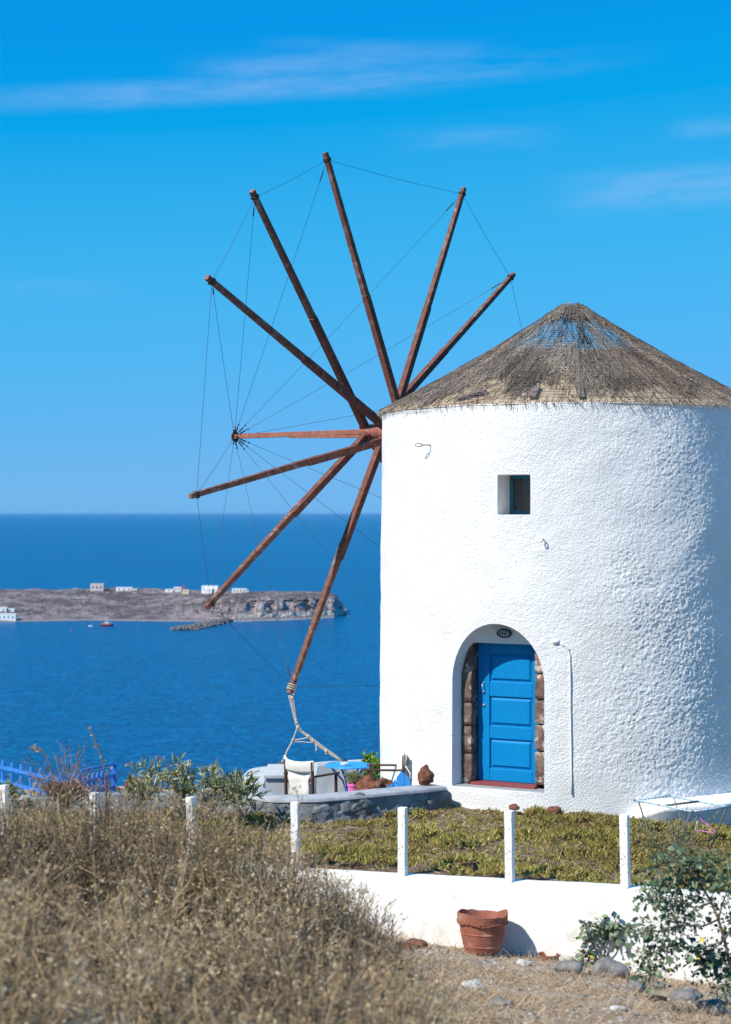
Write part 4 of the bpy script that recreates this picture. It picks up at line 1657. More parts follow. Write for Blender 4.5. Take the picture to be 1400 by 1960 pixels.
a = surf_angle(824)
c = on_tower(a, P(824, 852, on_tower(a, 0)[1])[2], RT + .02)
t = thing('iron_hook', c, 'rusty iron ring hook sticking out high on the left of the white wall', 'hook')
n, u = frame(a)
mb = MB()
tip_ = c + n * .10 - u * .045
mb.tube([c - n * .06, c + n * .05, tip_], .008, 6)
mb.build('spike', M_iron, t)
mb = MB()
rc = tip_ + n * .02 - u * .035
pts = [rc + n * (.035 * math.cos(q)) * .8 - u * (.040 * math.cos(q)) + np.array((0, 0, .022 * math.sin(q))) for q in np.linspace(0, 2 * math.pi, 20)]
mb.tube(pts, .007, 6)
mb.build('ring', mat('orange rust', (.22, .09, .05), None, rough=.8), t)
a = surf_angle(1040)
c = on_tower(a, P(1040, 1031, on_tower(a, 0)[1])[2], RT + .005)
t = thing('iron_hook', c, 'small white painted iron eye on the wall below the window', 'hook')
n, u = frame(a)
mb = MB()
mb.tube([c - n * .05, c + n * .05], .008, 6)
mb.build('spike', M_whiteplastic, t)
mb = MB()
pts = [c + n * (.07 + .022 * math.cos(q)) + np.array((0, 0, .03 * math.sin(q) - .015)) + u * .01 * math.sin(q) for q in np.linspace(0, 2 * math.pi, 16)]
mb.tube(pts, .008, 6)
mb.build('ring', M_whiteplastic, t)

# cable running down the wall right of the door
a0 = surf_angle(1093)
zc = lambda px, py: P(px, py, on_tower(surf_angle(px), 0)[1])[2]
t = thing('wall_cable', on_tower(a0, zc(1093, 1400), RT), 'white painted cable running down the stucco right of the door', 'cable')
mb = MB()
pts = []
for px, py in ((1073, 1231), (1081, 1236), (1088, 1243), (1091.5, 1256), (1092, 1290), (1092.5, 1340), (1093, 1390), (1094, 1440), (1094.5, 1485), (1095, 1521)):
    a = surf_angle(px)
    pts.append(on_tower(a, zc(px, py), RT + .032))
mb.tube(pts, .010, 6)
mb.build('conduit', M_whitepaint, t, smooth=True)
mb = MB()
pts = []
for px, py in ((1077, 1231), (1085, 1237), (1090, 1242)):
    pts.append(on_tower(surf_angle(px), zc(px, py), RT + .038))
mb.tube(pts, .007, 6)
mb.build('loose_wire', M_whiteplastic, t)
mb = MB()
V, Fc = rock_vf(on_tower(surf_angle(1065), zc(1065, 1228), RT + .02), (.055, .04, .04), 4, .15, sub=2)
mb.addnp(V, [Fc])
mb.build('junction_cap', M_plaster, t, smooth=True)

# ------------------------------------------------------------------ boundary wall and posts
def build_wall():
    p0, p1 = wall_pt(-12), wall_pt(9)
    t = thing('boundary_wall', (*wall_pt(1), -.7), 'low whitewashed garden wall in front of the ice plant bed', 'wall')
    S = np.linspace(0, 1, 260)
    prof = [(.04, -1.3), (.02, -.55), (0, -.08), (-.012, -.015), (-.04, .0), (-.20, .0), (-.24, -.02), (-.25, -.5)]
    V, q = [], []
    m = len(prof)
    for s in S:
        b = p0 + (p1 - p0) * s
        i = -12 + 21 * s
        zt = np.interp(i, [-12, -3, 0, 1.5, 3, 9], [-.05, -.03, -.03, .02, .075, .10])
        for r, z in prof:
            w = .012 * (mnoise.noise(Vector((s * 45, z * 2, 0))) + .5 * mnoise.noise(Vector((s * 160, z * 7, 2))))
            xy = b + WN * (r + .06 + w)
            V.append((xy[0], xy[1], zt + z + (w * .6 if z > -.1 else 0)))
    for k in range(len(S) - 1):
        for j in range(m - 1):
            q.append((k * m + j, k * m + j + 1, (k + 1) * m + j + 1, (k + 1) * m + j))
    np_mesh('masonry', V, [q], M_whitewall, t, smooth=True)


build_wall()

post_px = [5, 179, 367, 566, 770, 976, 1197]
post_top = [1503, 1517, 1526, 1535, 1546, 1552, 1560]
post_lab = ['white fence post cut by the left picture edge',
            'white fence post rising from the dry scrub right of the bare twigs',
            'white fence post half sunk in scrub below the oleanders',
            'white fence post in front of the grey terrace wall and canvas chair',
            'white fence post standing below the right end of the terrace wall',
            'white fence post directly below the blue door',
            'white fence post next to the clothes drying rack']
proto = None
for i, (px, py, lab) in enumerate(zip(post_px, post_top, post_lab)):
    ii = i - 3
    b = wall_pt(ii)
    Y = b[1]
    X = (px + 1 - CX) / F * Y
    z0 = float(np.interp(ii, [-12, -3, 0, 1.5, 3, 9], [-.05, -.03, -.03, .02, .075, .10])) - .03
    z1 = CZ - (py - CY) / F * Y
    if proto is None:
        mb = MB()
        hh = .82
        rot = math.atan2(WD[1], WD[0])
        ax = np.array((math.cos(rot), math.sin(rot), 0))
        ay = np.array((-math.sin(rot), math.cos(rot), 0))
        V, fs = [], []
        N = 9
        for k in range(N):
            z = hh * k / (N - 1)
            for dx, dy in ((-1, -1), (1, -1), (1, 1), (-1, 1)):
                w = .0035 * mnoise.noise(Vector((dx * 3 + k * .7, dy * 2, 1.7)))
                V.append(ax * dx * (.044 + w) + ay * dy * (.044 + w) + np.array((0, 0, z)))
            if k:
                for j in range(4):
                    j2 = (j + 1) % 4
                    fs.append(((k - 1) * 4 + j, (k - 1) * 4 + j2, k * 4 + j2, k * 4 + j))
        fs += [(3, 2, 1, 0), tuple((N - 1) * 4 + j for j in range(4))]
        mb.add(V, fs)
        o = mb.build('fence_post', M_whitepaint, loc=(0, 0, 0), bevel=.006)
        holes = MB()
        for zz in (.12, .37, .62):
            holes.box(np.array((0, 0, zz)) - ay * .0445 + ax * .012, ax, ay, (0, 0, 1), .006, .002, .0035)
        hp = np_mesh('nail_hole', np.concatenate(holes.V), [np.array(holes.F[4])], M_iron, o)
        proto = o
    else:
        o = proto.copy()
        COL.objects.link(o)
        c = hp.copy()
        COL.objects.link(c)
        c.parent = o
    o.location = (X, Y, z0)
    o.scale = (1, 1, (z1 - z0) / .82)
    o.rotation_euler = (R_(random.uniform(-1.6, 1.6)), R_(random.uniform(-1.5, 1.5)), R_(random.uniform(-6, 6)))
    tag(o, lab, 'fence post', 'white posts along the boundary wall')

# ------------------------------------------------------------------ terrace left of the tower
FLOOR_Z = -.36


def ribbon_wall(name, pts, ztop, zbot, th, m, parent, rough=.02, capm=None, n=120, seed=0):
    """a plastered rubble wall along a polyline (x,y), thickness th, with a bumpy face"""
    pts = np.asarray(pts, float)
    d = np.r_[0, np.cumsum(np.linalg.norm(np.diff(pts, axis=0), axis=1))]
    s = np.linspace(0, d[-1], n)
    c = np.stack([np.interp(s, d, pts[:, 0]), np.interp(s, d, pts[:, 1])], -1)
    for _ in range(6): c[1:-1] = (c[:-2] + 2 * c[1:-1] + c[2:]) / 4
    T = unit(np.gradient(c, axis=0))
    Nn = np.stack([T[:, 1], -T[:, 0]], -1)
    zt = np.interp(s, np.linspace(0, d[-1], len(ztop)), ztop)
    lv = [0, .15, .3, .45, .6, .75, .88, 1.0]
    V, side = [], []
    for i in range(n):
        ring = []
        for sgn in (1, -1):
            for l in (lv if sgn == 1 else lv[::-1]):
                z = zbot + (zt[i] - zbot) * l
                w = rough * (mnoise.noise(Vector((s[i] * 4.5, z * 6, seed))) + .7 * mnoise.noise(Vector((s[i] * 11, z * 13, seed + 4)))) * (1 - l ** 6 * .8)
                xy = c[i] + Nn[i] * sgn * (th / 2 + w)
                ring.append((xy[0], xy[1], z + (.25 * w if l == 1 else 0)))
        V += ring
    m2 = len(lv) * 2
    q = []
    top = []
    for i in range(n - 1):
        for j in range(m2):
            j2 = (j + 1) % m2
            f = (i * m2 + j, i * m2 + j2, (i + 1) * m2 + j2, (i + 1) * m2 + j)
            q.append(f)
    q.append(tuple(range(m2)))
    q2 = [f for f in q if len(f) == 4]
    big = [f for f in q if len(f) > 4] + [tuple((n - 1) * m2 + j for j in range(m2))]
    o = np_mesh(name, V, [q2, big], m, parent, smooth=False)
    return o, c, T, Nn, zt, s


terr = thing('terrace_wall', (-.6, 23.2, -.1), 'curved grey rubble terrace wall with smooth grey coping beside the windmill', 'wall')
line = [(px, Y) for px, Y in ((838, 23.98), (800, 23.75), (740, 23.45), (680, 23.2), (600, 23.0), (530, 23.05), (497, 23.4), (480, 24.0))]
line = [((px - CX) / F * Y, Y) for px, Y in line]
zt = [.305, .315, .325, .32, .31, .295, .285, .27]
o, c, T, Nn, ztt, ss = ribbon_wall('rubble_face', line, [z - .03 for z in zt], -.45, .36, M_concrete_d, terr, .03, n=150, seed=1)
# smooth grey coping
V, q = [], []
for i in range(len(c)):
    w = .015 * mnoise.noise(Vector((ss[i] * 3, 0, 7)))
    for off, dz in ((.196 + w, -.028 + w), (.190 + w, -.008), (.165, .006), (-.17, .008), (-.19, -.008), (-.195, -.04)):
        V.append((c[i][0] + Nn[i][0] * off, c[i][1] + Nn[i][1] * off, ztt[i] + .03 + dz))
for i in range(len(c) - 1):
    for j in range(5):
        q.append((i * 6 + j, i * 6 + j + 1, (i + 1) * 6 + j + 1, (i + 1) * 6 + j))
np_mesh('coping', V, [q, [tuple(range(6)), tuple(len(V) - 6 + k for k in range(6))]], mat('coping cement', (.27, .29, .32), (.37, .385, .41), 5, .9, .4, 30), terr, smooth=True)
sgn = 1 if Nn[60][1] < 0 else -1
rr = random.Random(5)
for k in range(20):
    i = int(4 + (len(c) - 24) * (k + rr.random() * .8) / 20)
    z = -.02 + .22 * rr.random()
    sz = rr.uniform(.09, .17)
    p = (c[i][0] + Nn[i][0] * sgn * .165, c[i][1] + Nn[i][1] * sgn * .165, z)
    V, Fc = rock_vf((0, 0, 0), (sz * 1.5, .030, sz * rr.uniform(.6, .95)), k * 2.3, .75, .12, sub=3)
    an = math.atan2(T[i][1], T[i][0])
    V = np.stack([V[:, 0] * math.cos(an) - V[:, 1] * math.sin(an), V[:, 0] * math.sin(an) + V[:, 1] * math.cos(an), V[:, 2]], -1) + np.array(p)
    np_mesh('wall_stone', V, [Fc], M_concrete_d, terr, smooth=True)

back = thing('terrace_parapet', ((600 - CX) / F * 27, 27, -.3), 'smooth pale grey parapet at the back of the terrace above the sea', 'wall')
line = [(px, Y) for px, Y in ((745, 27.6), (660, 27.4), (560, 27.15), (500, 26.9), (486, 26.2), (474, 25.2), (462, 24.2))]
ribbon_wall('masonry', [((px - CX) / F * Y, Y) for px, Y in line], [.15, .14, .12, .10, .06, .0, -.12], -1.2, .36, M_concrete, back, .012, n=90, seed=3)

left = thing('garden_parapet', ((350 - CX) / F * 23.6, 23.6, -.2), 'rough grey garden wall running left behind the oleanders', 'wall')
line = [(px, Y) for px, Y in ((482, 23.9), (400, 23.9), (300, 24.1), (215, 24.3), (120, 24.4), (0, 24.6), (-160, 25))]
ribbon_wall('masonry', [((px - CX) / F * Y, Y) for px, Y in line], [.19, .19, .17, .12, .04, -.02, -.05], -.6, .34, M_concrete_d, left, .03, n=110, seed=9)

mb = MB()
mb.box(((600 - CX) / F * 25.4, 25.6, FLOOR_Z - .1), (1, 0, 0), (0, 1, 0), (0, 0, 1), 1.6, 1.9, .1)
o = mb.build('terrace_floor', M_concrete, loc=((600 - CX) / F * 25.4, 25.6, FLOOR_Z))
tag(o, kind='structure')

# grey box with lid
x0, x1 = (509 - CX) / F * 24.6, (602 - CX) / F * 24.6
t = thing('storage_box', ((x0 + x1) / 2, 25.1, FLOOR_Z), 'square pale grey box with overhanging lid behind the canvas chair', 'box')
mb = MB()
mb.box(((x0 + x1) / 2, 25.13, -.03), (1, 0, 0), (0, 1, 0), (0, 0, 1), (x1 - x0) / 2, .5, .33)
mb.build('body', mat('blue grey box paint', (.38, .41, .44), (.42, .44, .46), 4, .85), t, bevel=.008)
mb = MB()
mb.box(((x0 + x1) / 2, 25.13, .332), (1, 0, 0), (0, 1, 0), (0, 0, 1), (x1 - x0) / 2 + .03, .54, .025)
mb.build('lid', M_concrete, t, bevel=.006)


# director chairs
def build_chair(loc, yaw, label):
    t = thing('director_chair', (0, 0, 0), label, 'chair', 'canvas chairs at the blue table')
    W, Dp = .25, .24
    for sx in (-1, 1):
        m = MB()
        m.beam((sx * W, -Dp, .0), (sx * W * .98, -Dp - .03, .96), (1, 0, 0), .028, .04)
        m.build('back_post', M_darkwood, t, bevel=.003)
        m = MB()
        m.beam((sx * W, Dp - .02, .0), (sx * W, Dp - .02, .74), (1, 0, 0), .028, .04)
        m.build('front_post', M_darkwood, t, bevel=.003)
        m = MB()
        m.beam((sx * W, -Dp - .04, .755), (sx * W, Dp + .04, .755), (1, 0, 0), .05, .024)
        m.build('armrest', M_darkwood, t, bevel=.004)
        m = MB()
        m.beam((sx * W, -Dp, .44), (sx * W, Dp, .44), (1, 0, 0), .028, .03)
        m.build('seat_rail', M_darkwood, t, bevel=.003)
        m = MB()
        m.beam((-W * sx, Dp - .04 * sx, .04), (W * sx, Dp - .04 * sx, .43), (0, 1, 0), .02, .03)
        m.build('cross_leg', M_darkwood, t, bevel=.003)
    # sagging back cloth wrapped round the posts
    n = 14
    V, q = [], []
    for i in range(n + 1):
        u = i / n * 2 - 1
        for z, k in ((.805, .4), (.83, .6), (.88, 1), (.93, 1), (.965, .8)):
            y = -Dp - .035 - .045 * (1 - u * u) * k
            V.append((u * W * 1.09, y, z + (.018 * u * u + (.03 if z > .95 and u < -.8 else 0) - .012 * (1 - u * u))))
    for i in range(n):
        for j in range(4):
            q.append((i * 5 + j, (i + 1) * 5 + j, (i + 1) * 5 + j + 1, i * 5 + j + 1))
    o = np_mesh('back_cloth', V, [q], M_canvas, t, smooth=True)
    md = o.modifiers.new('solid', 'SOLIDIFY')
    md.thickness = .006
    V, q = [], []
    prof = [(-Dp - .015, .80, .8), (-Dp - .03, .70, .74), (-Dp + .0, .60, .7), (-Dp - .03, .50, .74), (-Dp + .02, .44, .8), (0, .415, .94), (Dp, .44, .98)]
    for i in range(9):
        u = i / 8 * 2 - 1
        for j, (y, z, k) in enumerate(prof):
            V.append((u * W * k, y + .012 * math.sin(3 * u + j), z - .01 * (1 - u * u)))
    m_ = len(prof)
    for i in range(8):
        for j in range(m_ - 1):
            q.append((i * m_ + j, (i + 1) * m_ + j, (i + 1) * m_ + j + 1, i * m_ + j + 1))
    o = np_mesh('seat_sling', V, [q], M_canvas, t, smooth=True)
    md = o.modifiers.new('solid', 'SOLIDIFY')
    md.thickness = .005
    t.location = loc
    t.rotation_euler = (0, 0, yaw)
    return t


def copy_thing(t, loc, yaw, label):
    r = t.copy()
    COL.objects.link(r)
    r.location = loc
    r.rotation_euler = (0, 0, yaw)
    r['label'] = label
    for ch in list(t.children):
        c = ch.copy()
        COL.objects.link(c)
        c.parent = r
        for g in ch.children:
            d = g.copy()
            COL.objects.link(d)
            d.parent = c
    return r


ch = build_chair(((597 - CX) / F * 24.45, 24.5, FLOOR_Z), R_(-40), 'white canvas director chair with its back to us in front of the grey box')
copy_thing(ch, ((738 - CX) / F * 24.9, 24.9, FLOOR_Z + .02), R_(86), 'dark wooden director chair facing left between the blue table and the tower')

# round blue table
tc = np.array(((668 - CX) / F * 25.6, 25.6, FLOOR_Z))
t = thing('round_table', tc, 'round sky blue metal table on the windmill terrace', 'table')
mb = MB()
mb.lathe(tc + (0, 0, .705), [(.325, -.012), (.338, -.010), (.340, 0), (.336, .010), (.325, .012)], 40)
mb.build('table_top', M_bluemetal, t, smooth=False)
for k in range(4):
    aa = k * math.pi / 2 + .5
    e = np.array((math.cos(aa), math.sin(aa), 0))
    mb = MB()
    mb.tube([tc + e * .28 + (0, 0, .69), tc + e * .10 + (0, 0, .5), tc + e * .05 + (0, 0, .35), tc + e * .14 + (0, 0, .16), tc + e * .27], .014, 8)
    mb.build('leg', M_bluefence, t, smooth=True)
gc = tc + np.array((-.06, -.12, .717))
t = thing('glass_ashtray', gc, 'small clear glass dish on the blue table', 'dish')
mb = MB()
mb.lathe(gc, [(.045, 0), (.06, .0), (.065, .05), (.058, .05), (.05, .01)], 18)
mb.build('bowl', mat('pale glass', (.35, .52, .62), None, rough=.1, spec=.6), t, smooth=True)

# inner ledge, rocks, pots
lx0, lx1 = (655 - CX) / F * 24.6, (775 - CX) / F * 24.4
mb = MB()
mb.box(((lx0 + lx1) / 2, 24.15, -.20), (1, 0, 0), (0, 1, 0), (0, 0, 1), (lx1 - lx0) / 2, .42, .17)
np_ = mb.build('inner_ledge', M_concrete_d, terr)


def rock_thing(c, size, seed, m, label, amp=.35, pit=0., sub=3, flat=.3, name='rock', cat='rock', group=None):
    V, Fc = rock_vf(c, size, seed, amp, pit, sub, flat)
    o = np_mesh(name, V, [Fc], m, loc=c, smooth=sub > 2)
    return tag(o, label, cat, group)


c = P(712, 1503, 24.1)
rock_thing((c[0], c[1], .20), (.25, .18, .19), 12.3, M_lava, 'large porous reddish lava boulder behind the terrace wall beside the pink pot', .7, .26, 4)
c = P(815, 1496, 23.95)
rock_thing((c[0], c[1], .42), (.11, .11, .155), 4.4, M_lava, 'upright red brown lava stone on the right end of the terrace wall', .3, .14, 4)
c = P(640, 1512, 24.2)
rock_thing((c[0] + .15, 24.2, .02), (.16, .12, .10), 8.8, M_lava, 'low red stone behind the wall left of the pink pot', .35, .1)
c = P(836, 1535, 23.8)
rock_thing((c[0], 23.85, .03), (.07, .09, .16), 3.9, M_lava, 'red lava stone closing the terrace wall against the tower', .35, .12)
c = P(257, 1504, 24.2)
rock_thing((c[0], 24.25, .27), (.135, .12, .11), 6.2, M_redrock, 'dark red painted rock on the grey garden wall among the oleanders', .25, .05)
for k, (px, py, sx, lab) in enumerate(((45, 1529, .085, 'white painted stone on the garden wall right of the leftmost post'), (26, 1524, .06, 'smaller white stone close behind the leftmost post'),
                                       (160, 1518, .11, 'white painted stone below the blue picket fence'), (105, 1529, .05, 'little white stone under the bare twig shrub'))):
    c = P(px, py, 24.3)
    rock_thing(c, (sx, .08, sx * .55), 20 + k, M_palestone, lab, .3)

pc = np.array(((678 - CX) / F * 24.35, 24.35, -.03))
t = thing('flower_pot', pc, 'pink plastic flower pot behind the terrace wall', 'flower pot')
mb = MB()
mb.lathe(pc, [(.065, 0), (.085, .27), (.096, .275), (.098, .305), (.088, .31), (.08, .25)], 20)
mb.build('pot', M_pink, t, smooth=False)


def leafy(name, base, label, cat, radius, count, L, W, m, tint_mu, stems=8, stem_m=None, flat=1.0, up=.6, group=None, stem_r=.006):
    """small leafy plant: stems and a crown of many pointed leaves"""
    base = np.asarray(base, float)
    t = thing(name, base, label, cat, group)
    radius = np.asarray(radius, float)
    st0, st1, tips = [], [], []
    for k in range(stems):
        d = unit(RNG.normal(size=3) * np.array((1, 1, .4)) + np.array((0, 0, up * 1.6)))
        e = base + np.array((0, 0, radius[2])) + d * radius * RNG.uniform(.5, 1.0)
        mid = base + (e - base) * .5 + RNG.normal(size=3) * radius * .12
        st0 += [base + RNG.normal(size=3) * (.012, .012, 0), mid]
        st1 += [mid, e]
        tips.append((mid, e))
    V, Fq = prisms(st0, st1, stem_r, stem_r * .6, 4)
    np_mesh('stem', V, [Fq], stem_m or M_bark, t)
    k = RNG.integers(0, stems, count)
    f = RNG.uniform(.15, 1.1, count)
    a0 = np.array([x[0] for x in tips])[k]
    a1 = np.array([x[1] for x in tips])[k]
    C = a0 + (a1 - a0) * f[:, None] + RNG.normal(size=(count, 3)) * radius * .16
    d = unit(RNG.normal(size=(count, 3)) + unit(a1 - a0) * .9 + np.array((0, 0, up * .5)))
    nr = unit(RNG.normal(size=(count, 3)) * .6 + np.array((0, 0, 1)))
    Ls = RNG.uniform(.7, 1.25, count) * L
    V, Ft = leafquads(C, d, nr, Ls, Ls * W / L)
    o = np_mesh('foliage', V, [Ft], m, t, tint=np.repeat(np.clip(RNG.normal(tint_mu, .2, count), 0, .97), 4))
    tag(o, kind='stuff')
    return t


leafy('potted_plant', (pc[0], pc[1], pc[2] + .27), 'dense dark green plant growing in the pink pot', 'plant', (.16, .13, .10), 1300, .045, .008, M_olea, .35, 12, flat=1)
leafy('potted_plant', ((717 - CX) / F * 26.4, 26.4, -.25), 'bright green bushy plant against the left edge of the tower', 'plant', (.22, .16, .32), 1500, .07, .04, M_green, .55, 12)
leafy('green_shrub', ((702 - CX) / F * 25.6, 25.6, -.05), 'dark green cushion plant behind the second canvas chair', 'plant', (.26, .15, .13), 1700, .05, .010, M_olea, .38, 12)


# blue gabled box of boards
gc = P(768, 1500, 23.95)
t = thing('blue_gable', (gc[0], gc[1], -.05), 'small bright blue gable of vertical boards behind the terrace wall', 'box')
prof = [(-.19, -.115, .0, .045), (-.11, -.065, .06, .11), (-.06, .045, .12, .26), (.05, .125, .20, .08)]
for (a, b, h0, h1) in prof:
    zb = -.10
    z0 = gc[2] - .045
    quad = [(a, zb), (b, zb), (b, z0 + h1), (a, z0 + h0)]
    if a == -.06: quad = [(a, zb), (b, zb), (b, z0 + .17), (.005, z0 + .215), (a, z0 + .13)]
    mb = MB()
    mb.prism([np.array((gc[0] + u, gc[1] - .012, v)) for u, v in quad], [np.array((gc[0] + u, gc[1] + .012, v)) for u, v in quad])
    mb.build('board', M_bluemetal, t, bevel=.002)
mb = MB()
mb.box((gc[0], gc[1] + .09, -.02), (1, 0, 0), (0, 1, 0), (0, 0, 1), .12, .075, .14)
mb.build('body', M_bluemetal, t)

# ------------------------------------------------------------------ rope
def sagline(p, q, sag, n=8):
    p, q = np.asarray(p, float), np.asarray(q, float)
    return [p + (q - p) * (i / n) + np.array((0, 0, -sag * math.sin(math.pi * i / n))) for i in range(n + 1)]


def build_rope():
    T = SAIL_TIPS[7]
    Y0, Y1 = T[1], 27.0

    def RP(px, py, k):
        return P(px, py, Y0 + (Y1 - Y0) * k)
    t = thing('mooring_rope', T, 'knotted cream rope tying the lowest sail down to the terrace', 'rope')
    kn = RP(569, 1391, .45)
    rk = .0095
    def strand(pts, r=rk, name='strand'):
        m = MB()
        P_ = []
        for p, q in zip(pts[:-1], pts[1:]): P_ += sagline(p, q, .006, 5)[:-1]
        P_.append(np.asarray(pts[-1]))
        m.tube(P_, r, 7)
        m.build(name, M_rope, t, smooth=True)
    strand([RP(553, 1331, 0), RP(558, 1352, .2), RP(566, 1384, .42), kn])
    strand([RP(558, 1322, 0), RP(561.5, 1340, .1), RP(565, 1362, .25), RP(568, 1386, .43)])
    strand([RP(556, 1331, 0), RP(560, 1352, .2), RP(568, 1388, .43)], .010)
    strand([RP(569, 1394, .45), RP(566, 1402, .5), RP(561, 1417, .6), RP(552, 1434, .75), RP(537, 1464, 1)])
    strand([RP(567, 1398, .47), RP(561, 1415, .6), RP(550, 1436, .76), RP(538, 1463, 1)], .009)
    strand([RP(573, 1398, .47), RP(590, 1409, .56), RP(599, 1417, .6), RP(625, 1436, .78), RP(660, 1459, 1)])
    strand([RP(571, 1396, .47), RP(586, 1408, .54), RP(602, 1421, .62), RP(626, 1440, .79), RP(662, 1461, 1)])
    strand([RP(574, 1396, .47), RP(592, 1408, .56), RP(604, 1418, .62), RP(640, 1444, .85), RP(658, 1457, 1)], .010)
    strand([RP(561, 1416, .6), RP(575, 1415, .6), RP(590, 1411, .58)])
    strand([RP(561, 1419, .6), RP(580, 1420, .61), RP(598, 1421, .62)], .008)
    strand([RP(605, 1424, .63), RP(606, 1432, .64), RP(605, 1438, .64)], .013, 'loose_end')
    strand([RP(625, 1437, .78), RP(624, 1443, .78), RP(626, 1441, .78)], .015, 'loose_end')
    def knot(px, py, k, s, seed):
        m = MB()
        V, Fc = rock_vf(RP(px, py, k), (s * .8, s * .8, s * 1.2), seed, .35, .15, 3)
        m.addnp(V, [Fc])
        m.build('knot', M_rope, t, smooth=True)
    for a in ((568, 1384, .43, .032, 1), (571, 1393, .46, .04, 2), (566.5, 1379, .4, .028, 9), (560, 1336, .08, .026, 3), (561, 1330, .04, .024, 4), (561, 1416, .6, .026, 5),
              (590, 1410, .57, .028, 6), (599, 1419, .61, .03, 7), (625, 1438, .78, .032, 8), (575, 1396, .47, .026, 11)):
        knot(*a)
    # turns round the pole tip
    d = unit(HUB - T)
    for j in range(3):
        m = MB()
        c = T + d * (.05 + .035 * j)
        e1 = AXIS
        e2 = np.cross(d, AXIS)
        m.tube([c + (e1 * math.cos(q) + e2 * math.sin(q)) * .062 for q in np.linspace(0, 2 * math.pi, 15)], .012, 6)
        m.build('turn', M_rope, t, smooth=True)
    for px, py in ((661, 1459), (537, 1464)):
        m = MB()
        V, Fc = rock_vf(RP(px, py, 1), (.05, .05, .045), 7, .2, sub=2)
        m.addnp(V, [Fc])
        m.tube([RP(px, py, 1), RP(px, py, 1) + (0, 0, -.12)], .025, 8)
        m.build('anchor', M_lava, t)


build_rope()

# ------------------------------------------------------------------ blue picket fence at the left
def build_blue_fence():
    A, B, C = P(-30, 1500, 27.6), P(134, 1494, 25.6), P(218, 1494, 26.6)
    t = thing('picket_fence', (B[0], B[1], -.45), 'bright blue wooden picket fence above the sea at the left', 'fence')
    zt, zb = .21, -.5

    def picket(p, d, h, w=.055):
        mb = MB()
        nn = np.array((-d[1], d[0], 0))
        c = np.array((p[0], p[1], 0))
        pts = [(-w, zb), (w, zb), (w, zt + h - .07), (w * .45, zt + h - .015), (0, zt + h), (-w * .45, zt + h - .015), (-w, zt + h - .07)]
        mb.prism([c + d * u + nn * .01 + np.array((0, 0, v)) for u, v in pts], [c + d * u - nn * .01 + np.array((0, 0, v)) for u, v in pts])
        mb.build('picket', M_bluefence, t)

    def rail(p, q, z, w=.05):
        mb = MB()
        mb.beam((p[0], p[1], z), (q[0], q[1], z), (0, 0, 1), w, .03)
        mb.build('rail', M_bluefence, t)
    d = unit(np.array((B[0] - A[0], B[1] - A[1], 0)))
    n = 9
    for k in range(n):
        p = A + (B - A) * (k / n)
        picket(p, unit(d + np.array((.0, -.9, 0))), -.01 * (k % 2), .06)
    off = np.array((0, -.04, 0))
    rail(A + off, B + off, .10)
    rail(A + off, B + off, -.12)
    d = unit(np.array((C[0] - B[0], C[1] - B[1], 0)))
    for k in range(9):
        picket(B + (C - B) * (k / 9.6), d, -.0 if k < 3 else -.05, .033)
    rail(B + (C - B) * .25 - d * 0 + off, C + off, .235, .035)
    rail(B + off, C + off, .06)
    rail(B + off, C + off, -.12)
    for q in (C, B):
        mb = MB()
        mb.beam((q[0], q[1], zb), (q[0], q[1], zt + .02), (1, 0, 0), .07, .07)
        mb.build('post', M_bluefence, t, bevel=.004)
    # the corner brace
    mb = MB()
    mb.beam((C[0] + .10, C[1] - .05, zb), (C[0] - .02, C[1], zt - .05), (1, 0, 0), .05, .03)
    mb.build('brace', M_bluefence, t)


build_blue_fence()

